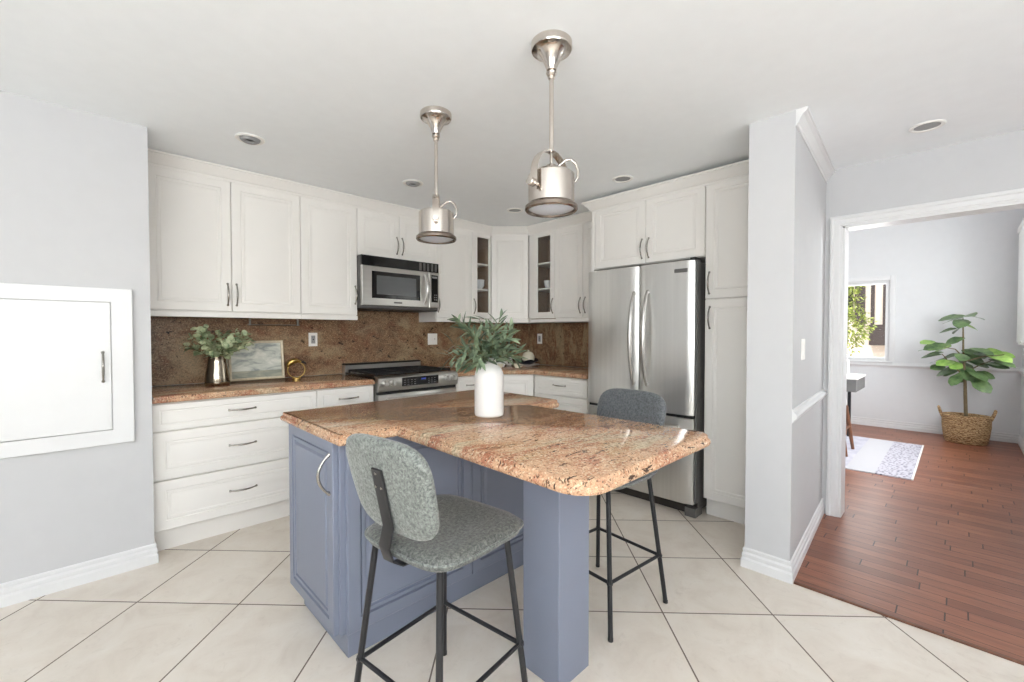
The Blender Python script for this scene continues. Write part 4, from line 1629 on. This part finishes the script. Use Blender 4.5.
def branch_plant(c, mouth, stems, spread, height, leaf_mat, leaf_len, leaf_w, shape, per, seed, tip=1.0, curl=0.25, drop=0.0, bias=(0, 0), droopers=0):
    r = random.Random(seed)
    sm, lm = MB(), MB()
    for i in range(stems):
        a = 2 * PI * (i + r.uniform(-0.3, 0.3)) / stems
        reach = spread * r.uniform(0.45, 1.0)
        hh = height * (1.1 - 0.88 * reach / spread) * r.uniform(0.8, 1.1)
        low = droopers and i % droopers == 0
        if low:
            hh *= 0.55
            reach = spread * r.uniform(0.75, 1.05)
        elif droopers and i % 5 == 1:
            hh *= 1.22
        dr_ = 0.75 if low else drop
        pts = []
        n = 8
        for k in range(n + 1):
            t = k / n
            pts.append(Vector((mouth[0] + math.cos(a) * (0.012 + reach * t ** 1.5) + bias[0] * t * t, mouth[1] + math.sin(a) * (0.012 + reach * t ** 1.5) + bias[1] * t * t,
                               mouth[2] - 0.04 + hh * t * (1 - dr_ * t) + 0.02 * t)))
        sm.tube(pts, [0.0026 - 0.0016 * k / n for k in range(n + 1)], 6)
        for j in range(per):
            t = 0.18 + 0.82 * j / max(1, per - 1)
            k = min(n - 1, int(t * n))
            f = t * n - k
            p = pts[k].lerp(pts[min(n, k + 1)], f)
            tan = (pts[min(n, k + 1)] - pts[max(0, k - 1)]).normalized()
            side = tan.cross(Vector((r.uniform(-1, 1), r.uniform(-1, 1), r.uniform(-0.3, 1)))).normalized()
            d = (tan * r.uniform(0.35, 1.0) + side * (1 if j % 2 else -1) * r.uniform(0.5, 1.0)).normalized()
            nn = Vector((r.uniform(-0.7, 0.7), r.uniform(-0.7, 0.7), 1.0)).normalized()
            s = r.uniform(0.7, 1.15) * tip
            lm.disc_leaf(p, d, nn, leaf_len * s, leaf_w * s, 0.2, curl * r.uniform(0.2, 1.2), 5, shape)
    sm.build('stems', 'stem', c, smooth=60)
    lm.build('foliage', leaf_mat, c, smooth=80)


ZC = WT
c = thing('pewter_vase', 'tapered mottled silver vase beside the framed painting', 'vase', (0.655, 3.60, ZC))
mb = MB()
mb.lathe([(0.066, 0.0), (0.074, 0.006), (0.076, 0.03), (0.070, 0.09), (0.060, 0.15), (0.053, 0.195), (0.056, 0.205), (0.052, 0.206), (0.049, 0.19), (0.055, 0.14), (0.066, 0.08), (0.068, 0.03), (0.001, 0.025)], 40, cap1=False)
mb.build('body', 'pewter', c, smooth=50)
c = thing('eucalyptus_bunch', 'round-leaved pale eucalyptus stems standing in the silver vase', 'foliage', (0.655, 3.60, ZC))
branch_plant(c, (0, 0, 0.21), 30, 0.21, 0.33, 'euca', 0.044, 0.038, 'round', 14, 3, bias=(0.02, -0.04))

c = thing('framed_painting', 'framed cloudy seascape painting leaning on the backsplash', 'painting', (0.955, 3.79, ZC))
c.rotation_euler = (math.radians(-8), 0, 0)
pw, ph = 0.385, 0.308
mb = MB()
fr = 0.021
mb.loft([ring_rect(-pw / 2, pw / 2, 0.002, ph, 0, 0.018), ring_rect(-pw / 2, pw / 2, 0.002, ph, 0, 0.0), ring_rect(-pw / 2, pw / 2, 0.002, ph, 0.004, -0.004),
         ring_rect(-pw / 2, pw / 2, 0.002, ph, fr - 0.004, -0.001), ring_rect(-pw / 2, pw / 2, 0.002, ph, fr, 0.006)], cap1=False)
mb.build('frame', 'gilt', c, smooth=20)
MB().box(-pw / 2 + fr - 0.002, pw / 2 - fr + 0.002, 0.004, 0.010, fr, ph - fr + 0.002).build('canvas', 'painting', c, smooth=0)

c = thing('brass_ornament', 'brass ring ornament with a curled leaf-like top beside the painting', 'ornament', (1.205, 3.70, ZC))
c.rotation_euler = (0, 0, math.radians(-12))
mb = MB()
pts = []
for i in range(41):
    a = 2 * PI * i / 40
    pts.append((0.062 * math.cos(a), 0.0, 0.070 + 0.062 * math.sin(a)))
mb.tube(pts, 0.004, 10, up=(0, 1, 0))
mb.build('ring', 'brass', c, smooth=60)
mb = MB()
pts, rr = [], []
for i in range(17):
    t = i / 16
    a = PI * 0.93 - t * PI * 0.62
    pts.append((0.066 * math.cos(a), 0, 0.078 + 0.066 * math.sin(a)))
    rr.append(0.003 + 0.019 * math.sin(PI * t ** 0.8) ** 0.9)
mb.tube(pts, rr, 14, up=(0, 1, 0))
mb.build('body', 'brass', c, smooth=60)
mb = MB()
mb.tube([(0.036, 0, 0.133), (0.050, 0, 0.132), (0.066, 0, 0.120), (0.074, 0, 0.106)], [0.006, 0.009, 0.006, 0.002], 10, up=(0, 1, 0))
mb.build('tip', 'blackp', c, smooth=60)
mb = MB()
mb.lathe([(0.03, 0.0), (0.03, 0.006), (0.012, 0.009), (0.001, 0.010)], 24)
mb.build('base', 'brass', c, smooth=40)

# ------------------------------------------------------------------ things on the corner counter
CX, CY = 3.38, 3.42


def cup_profile(r, h):
    return [(r * 0.55, 0.0), (r * 0.62, 0.004), (r * 0.60, 0.008), (r * 0.85, h * 0.4), (r * 0.98, h * 0.75), (r, h), (r - 0.004, h), (r * 0.92, h * 0.75), (r * 0.78, h * 0.4), (0.001, 0.012)]


def lathe_thing(name, label, cat, loc, parts, group=None):
    c = thing(name, label, cat, loc, group=group)
    for nm, mat, prof, sx, sy in parts:
        mb = MB()
        mb.lathe(prof, 36, (0, 0), sx, sy, cap1=False)
        mb.build(nm, mat, c, smooth=50)
    return c


wavy = thing('serving_bowl', 'navy wavy-edged serving bowl on a white plate in the corner', 'bowl', (3.43, 3.29, ZC + 0.020))
mb = MB()
n = 60
rings = []
for r, z, wv in ((0.05, 0.0, 0), (0.075, 0.008, 0), (0.115, 0.030, 0.3), (0.150, 0.048, 1.0), (0.152, 0.052, 1.0), (0.112, 0.036, 0.3), (0.07, 0.014, 0), (0.002, 0.010, 0)):
    rings.append([(r * (1 + 0.05 * wv * math.cos(6 * 2 * PI * k / n)) * math.cos(2 * PI * k / n), r * (1 + 0.05 * wv * math.cos(6 * 2 * PI * k / n)) * math.sin(2 * PI * k / n),
                   z + 0.010 * wv * math.cos(6 * 2 * PI * k / n)) for k in range(n)])
mb.loft(rings)
mb.build('bowl', 'navy', wavy, smooth=60)
pl = [(0.06, 0.0), (0.065, 0.004), (0.11, 0.012), (0.145, 0.022), (0.146, 0.025), (0.11, 0.016), (0.06, 0.008), (0.001, 0.008)]
lathe_thing('plate', 'white plate under the navy bowl in the corner', 'plate', (3.43, 3.29, ZC), [('dish', 'porcelain', pl, 1, 1)])
jar = [(0.035, 0.0), (0.05, 0.006), (0.066, 0.035), (0.070, 0.06), (0.064, 0.085), (0.055, 0.096), (0.001, 0.097)]
lid = [(0.057, 0.096), (0.056, 0.102), (0.040, 0.116), (0.016, 0.124), (0.008, 0.128), (0.011, 0.136), (0.010, 0.142), (0.001, 0.144)]
lathe_thing('lidded_jar', 'cream lidded jar with a knob, standing in the navy bowl', 'jar', (3.47, 3.295, ZC + 0.0345), [('pot', 'cream', jar, 1, 1), ('lid', 'cream', lid, 1, 1)])


def handled(name, label, cat, loc, rz, r, h, mat, group=None, spout=False, lidded=False):
    c = thing(name, label, cat, loc, rz, group)
    mb = MB()
    mb.lathe(cup_profile(r, h), 32, cap1=False)
    mb.build('cup_body', mat, c, smooth=50)
    mb = MB()
    mb.tube([(r * 0.9, 0, h * 0.82), (r * 1.35, 0, h * 0.86), (r * 1.6, 0, h * 0.6), (r * 1.35, 0, h * 0.32), (r * 0.75, 0, h * 0.28)], 0.0045, 8, up=(0, 1, 0))
    mb.build('handle', mat, c, smooth=50)
    if spout:
        mb = MB()
        mb.tube([(-r * 0.7, 0, h * 0.4), (-r * 1.2, 0, h * 0.62), (-r * 1.5, 0, h * 0.98)], [0.016, 0.011, 0.008], 12, up=(0, 1, 0))
        mb.build('spout', mat, c, smooth=50)
    if lidded:
        mb = MB()
        mb.lathe([(r * 0.97, h), (r * 0.8, h * 1.12), (r * 0.3, h * 1.22), (0.008, h * 1.25), (0.012, h * 1.33), (0.001, h * 1.36)], 28)
        mb.build('lid', mat, c, smooth=50)
    return c


handled('teapot', 'white lidded teapot on the corner counter, partly behind the white vase', 'teapot', (3.17, 3.42, ZC), math.radians(150), 0.070, 0.095, 'porcelain', spout=True, lidded=True)
handled('milk_jug', 'white milk jug standing between teapot and navy bowl', 'jug', (3.40, 3.53, ZC), math.radians(20), 0.052, 0.125, 'porcelain', spout=True)
handled('tea_cup', 'small white tea cup nearest the counter edge by the navy bowl', 'cup', (3.20, 3.20, ZC), math.radians(-60), 0.036, 0.045, 'cream')
handled('tea_cup', 'small white tea cup beside the teapot and the white vase', 'cup', (3.06, 3.31, ZC), math.radians(200), 0.036, 0.045, 'cream')
# dishes behind glass
bp = [(0.03, 0.0), (0.034, 0.004), (0.055, 0.026), (0.068, 0.048), (0.065, 0.049), (0.05, 0.026), (0.001, 0.010)]
for i in range(4):
    lathe_thing('bowl', ['lowest white bowl of the stack behind the glass door', 'second white bowl up in the stack behind the glass door',
                         'third white bowl up in the stack behind the glass door', 'topmost white bowl of the stack behind the glass door'][i],
                'bowl', (3.066, 3.640, 1.7635 + i * 0.017), [('dish', 'porcelain', [(q * 0.82, w_) for q, w_ in bp], 1, 1)], 'bowls stacked behind the glass door')
handled('cup', 'white cup standing alone on a shelf behind the glass door', 'cup', (3.55, 3.085, 1.7635), 1.0, 0.042, 0.085, 'porcelain')

# ------------------------------------------------------------------ vase with olive branches on the island
VX, VY = 1.312, 1.492
c = thing('white_vase', 'tall matte white ceramic bottle vase on the island', 'vase', (VX, VY, IT))
mb = MB()
mb.lathe([(0.058, 0.0), (0.064, 0.004), (0.066, 0.012), (0.066, 0.178), (0.064, 0.196), (0.056, 0.214), (0.042, 0.228), (0.033, 0.240), (0.031, 0.252), (0.033, 0.262),
          (0.029, 0.263), (0.027, 0.250), (0.030, 0.236), (0.05, 0.205), (0.058, 0.17), (0.058, 0.02), (0.001, 0.015)], 48, cap1=False)
mb.build('body', 'ceramic', c, smooth=50)
c = thing('olive_branches', 'dark green olive branches standing in the white vase', 'foliage', (VX, VY, IT))
branch_plant(c, (0, 0, 0.262), 24, 0.165, 0.38, 'olive', 0.078, 0.019, 'lance', 15, 11, curl=0.25, drop=0.1, bias=(-0.015, 0.03), droopers=3)

# ------------------------------------------------------------------ next room
c = thing('rug', 'pale patchwork rug on the hardwood floor of the next room', 'rug', (0, 0, 0))
mb = MB()
mb.prism([(5.15, 0.268), (6.79, 0.268), (6.80, 1.75), (5.07, 1.75)], 0.004, 0.014)
mb.build('pile', 'rug', c, smooth=0)
mb = MB()
mb.prism([(5.144, 0.262), (6.796, 0.262), (6.796, 0.275), (5.144, 0.275)], 0.004, 0.0155)
mb.build('edge_binding', 'linen', c, smooth=0)

c = thing('desk', 'grey box desk on thin dark legs by the far window', 'desk', (6.16, 0.795, 0))
mb = MB()
mb.box(0, 0.62, 0, 1.25, 0.625, 0.765, 0.003, 1)
mb.build('drawer_box', 'deskgrey', c)
MB().box(-0.01, 0.63, -0.01, 1.26, 0.765, 0.785, 0.003, 1).build('top', 'white', c)
for x in (0.06, 0.56):
    for y in (0.14, 1.15):
        MB().box(x - 0.016, x + 0.016, y - 0.016, y + 0.016, 0.014, 0.626, 0.002, 1).build('leg', 'blackm', c)
c = thing('picture_frame', 'small white picture frame standing on the grey desk', 'frame', (6.40, 0.955, 0.785), math.radians(-50))
mb = MB()
mb.loft([ring_rect(-0.07, 0.07, 0.0, 0.19, 0, 0.02), ring_rect(-0.07, 0.07, 0.0, 0.19, 0, 0), ring_rect(-0.07, 0.07, 0, 0.19, 0.02, 0), ring_rect(-0.07, 0.07, 0, 0.19, 0.022, 0.006)])
mb.build('frame', 'white', c, smooth=0)
MB().box(-0.048, 0.048, 0.004, 0.007, 0.022, 0.168).build('picture', 'greydot', c, smooth=0)
c = thing('chair', 'wooden-legged chair with white seat at the grey desk', 'chair', (5.83, 1.02, 0.0145))
mb = MB()
mb.box(-0.22, 0.20, -0.165, 0.165, 0.47, 0.545, 0.025, 3)
mb.build('seat', 'linen', c, smooth=40)
for sx, sy in ((-1, -1), (-1, 1), (1, -1), (1, 1)):
    mb = MB()
    a = Vector((-0.02 + sx * 0.18, sy * 0.155, 0.475))
    b = Vector((-0.02 + sx * 0.205, sy * 0.222, 0.0))
    mb.tube([a, a.lerp(b, 0.5), b], [0.022, 0.020, 0.015], 10)
    mb.build('leg', 'walnut', c, smooth=50)
for sy in (-1, 1):
    mb = MB()
    mb.tube([(-0.215, sy * 0.188, 0.25), (0.175, sy * 0.188, 0.25)], 0.012, 8)
    mb.build('stretcher', 'walnut', c, smooth=50)
mb = MB()
mb.tube([(-0.02, -0.188, 0.25), (-0.02, 0.188, 0.25)], 0.012, 8)
mb.build('stretcher', 'walnut', c, smooth=50)

# basket and fig tree
BX, BY = 7.36, -0.07
c = thing('basket', 'woven seagrass basket with two handles in the far corner', 'basket', (BX, BY, 0.004))
mb = MB()
prof = [(0.150, 0.0), (0.165, 0.012), (0.180, 0.10), (0.188, 0.20), (0.190, 0.30), (0.194, 0.318), (0.188, 0.330), (0.176, 0.322), (0.174, 0.25), (0.001, 0.24)]
n = 64
rings = []
for i, (r, z) in enumerate(prof):
    rings.append([(r * 0.82 * math.cos(2 * PI * k / n) * (1 + 0.012 * math.sin(k * 2 + i * 2)), r * 1.08 * math.sin(2 * PI * k / n) * (1 + 0.012 * math.sin(k * 2 + i * 2)), z) for k in range(n)])
mb.loft(rings)
mb.build('body', 'basket', c, smooth=60)
for s in (-1, 1):
    mb = MB()
    mb.tube([(-0.05, s * 0.198, 0.29), (-0.05, s * 0.222, 0.36), (-0.03, s * 0.232, 0.40), (0.03, s * 0.232, 0.40), (0.05, s * 0.222, 0.36), (0.05, s * 0.198, 0.29)], 0.012, 8)
    mb.build('handle', 'basket', c, smooth=60)
c = thing('fiddle_leaf_fig', 'young fiddle-leaf fig tree standing in the woven basket', 'plant', (BX, BY, 0.0))
mb = MB()
mb.lathe([(0.10, 0.246), (0.125, 0.26), (0.125, 0.268), (0.10, 0.275), (0.001, 0.280)], 24)
mb.build('soil', 'soil', c, smooth=50)
mb = MB()
mb.tube([(0, 0.0, 0.27), (0.0, 0.01, 0.55), (0.0, 0.018, 0.80), (0.01, 0.035, 1.10), (0.0, 0.042, 1.46)], [0.019, 0.017, 0.014, 0.010, 0.006], 10)
branches = [((0, 0.018, 0.78), (-0.05, 0.14, 0.93), (-0.08, 0.21, 1.04)), ((0, 0.02, 0.82), (0.03, -0.10, 0.92), (0.02, -0.20, 0.98)), ((0, 0.03, 0.95), (-0.06, -0.12, 1.02), (-0.10, -0.28, 1.05)),
            ((0, 0.03, 1.0), (-0.1, 0.10, 1.1), (-0.14, 0.19, 1.12))]
for a, b, d in branches:
    mb.tube([a, b, d], [0.008, 0.006, 0.004], 8)
mb.build('trunk', 'bark', c, smooth=60)
leaves = [(0.067, 1.486, 0), (-0.14, 1.48, 0), (0.102, 1.328, 0), (0.035, 1.211, 0), (-0.098, 1.366, 1), (0.262, 1.181, 1), (0.146, 1.116, 1), (0.221, 1.047, 0), (0.143, 0.891, 0),
          (0.013, 0.924, 1), (0.019, 0.753, 0), (-0.07, 0.825, 0), (-0.112, 1.007, 0), (-0.21, 0.821, 0), (-0.177, 0.705, 0), (-0.18, 1.099, 0), (-0.275, 1.064, 1), (-0.334, 0.979, 0),
          (-0.407, 1.044, 1), (-0.234, 0.949, 0), (0.18, 0.96, 0), (0.08, 1.02, 0), (-0.03, 1.03, 0), (0.27, 1.10, 0), (-0.02, 1.43, 0), (0.10, 0.84, 0), (-0.30, 0.93, 0),
          (0.06, 1.45, 0), (-0.08, 1.50, 0), (0.0, 1.36, 0), (0.19, 1.14, 0), (0.24, 1.02, 0), (0.10, 0.95, 1), (-0.06, 0.93, 0), (-0.15, 0.96, 0), (-0.24, 1.03, 0), (-0.31, 1.03, 1), (-0.13, 1.06, 0),
          (0.05, 0.84, 0), (-0.02, 0.77, 0), (-0.15, 0.82, 0), (0.17, 0.88, 0)]
dk, lt = MB(), MB()
r = random.Random(5)
for i, (ly, lz, light) in enumerate(leaves):
    cy, cz = ly - BY, lz
    cen = Vector((r.uniform(-0.16, 0.10), max(cy, -0.27), cz))
    hub = Vector((0, 0.03, min(1.44, max(0.85, cz - 0.02))))
    if abs(cy - 0.03) > 0.16:
        hub = Vector((0, 0.03 + (cy - 0.03) * 0.55, cz - 0.03))
    d = cen - hub
    d.z *= 0.6
    d.z -= 0.03
    if d.length < 0.05:
        d = Vector((-0.1, 0.03 * (-1) ** i, 0.02))
    d.normalize()
    L = r.uniform(0.17, 0.26)
    nn = Vector((-0.55 + r.uniform(-0.3, 0.3), r.uniform(-0.4, 0.4), 0.8))
    (lt if light else dk).disc_leaf(cen - d * L * 0.5, d, nn, L, L * 0.62, 0.12, r.uniform(0.05, 0.3), 7, 'fiddle')
dk.build('foliage', 'fig', c, smooth=80)
lt.build('young_foliage', 'figl', c, smooth=80)

# blind on the near side window of the next room
c = thing('window_blind', 'white fabric blind on the side wall above the fig tree', 'blind', (6.62, -0.51, 0))
mb = MB()
n = 20
rings = []
for i in range(n + 1):
    x = 0.06 + 0.98 * i / n
    yy = 0.035 + 0.010 * math.sin(i * 1.9)
    rings.append([(x, yy, 1.18 + 0.02 * math.sin(i * 0.8)), (x, yy + 0.012, 1.18 + 0.02 * math.sin(i * 0.8)), (x, yy + 0.012, 2.44), (x, yy, 2.44)])
mb.loft(rings)
mb.build('fabric', 'linen', c, smooth=50)
MB().box(0.03, 1.07, 0.001, 0.06, 2.43, 2.49, 0.004, 1).build('head_rail', 'white', c)

# ------------------------------------------------------------------ outside the far window
add_struct('ground', MB().box(7.9, 40, -20, 20, -0.3, -0.12), 'ground')
c = thing('house', 'cream timber-framed house across the yard outside the window', 'house', (14.0, 0, -0.12))
MB().box(0, 5, -4, 6, 0, 5.5).build('wall', 'stucco', c, smooth=0)
mb = MB()
for y, w in ((-2.2, 0.07), (-1.0, 0.07), (0.2, 0.07), (1.28, 0.035), (1.51, 0.035), (1.76, 0.10), (2.6, 0.07), (3.6, 0.07), (4.8, 0.07)):
    mb.box(-0.06, 0.02, y - w, y + w, 1.55, 5.5)
mb.box(-0.05, 0.02, -4, 6, 2.95, 3.10)
mb.build('timbers', 'timber', c, smooth=0)
mb = MB()
mb.box(-0.35, 0.05, -4.0, 1.54, 1.10, 1.60)
mb.build('porch_band', 'timber', c, smooth=0)
MB().box(-0.04, 0.03, 1.9, 2.9, 1.8, 2.8).build('window', 'blackg', c, smooth=0)
mb = MB()
mb.loft([[(-0.7, -4.5, 5.4), (2.5, -4.5, 7.0), (5.7, -4.5, 5.4)], [(-0.7, 6.5, 5.4), (2.5, 6.5, 7.0), (5.7, 6.5, 5.4)]])
mb.build('roof', 'timber', c, smooth=0)

c = thing('garden_tree', 'yellow-green leafy tree standing outside the far window', 'tree', (10.6, 1.60, -0.12))
mb = MB()
mb.tube([(0, 0, 0), (0.02, 0.02, 0.7), (0, -0.03, 1.4), (0.05, 0, 2.3)], [0.06, 0.05, 0.04, 0.02], 10)
mb.build('trunk', 'bark', c, smooth=50)
mb = MB()
r = random.Random(2)
for bx_, by_, bz_, br_ in ((0, 0.05, 1.35, 0.42), (0.1, -0.12, 1.55, 0.36), (-0.05, 0.1, 2.0, 0.42), (0, 0.0, 2.45, 0.36), (0.05, 0.12, 2.8, 0.3), (-0.1, 0.5, 1.7, 0.5), (0, 0.5, 2.4, 0.4)):
    for i in range(480):
        v = Vector((r.gauss(0, 1), r.gauss(0, 1), r.gauss(0, 1))).normalized() * br_ * r.uniform(0.6, 1.0)
        p = Vector((bx_, by_, bz_)) + v
        d = (v.normalized() + Vector((r.uniform(-0.8, 0.8), r.uniform(-0.8, 0.8), r.uniform(-0.8, 0.8)))).normalized()
        mb.disc_leaf(p, d, Vector((r.uniform(-1, 1), r.uniform(-1, 1), 1)), r.uniform(0.05, 0.085), 0.032, 0.1, 0.2, 3, 'lance')
mb.build('foliage', 'treeleaf', c, smooth=80)


# ------------------------------------------------------------------ groups of repeats
GROUPS = {'bar_stool': 'bar stools around the island table', 'pendant_lamp': 'pendant lamps over the island', 'recessed_light': 'recessed ceiling lights',
          'wall_cabinet': 'white wall cabinets', 'glass_cabinet': 'glass-door wall cabinets', 'base_cabinet': 'white base cabinets', 'drawer_cabinet': 'white drawer cabinets',
          'wall_socket': 'wall sockets on the backsplash', 'tea_cup': 'tea cups on the corner counter', 'backsplash': 'granite backsplash slabs', 'worktop': 'granite worktops along the walls'}
for ob in list(COL.objects):
    g = GROUPS.get(ob.name.split('.')[0])
    if g and ob.parent is None:
        ob['group'] = g
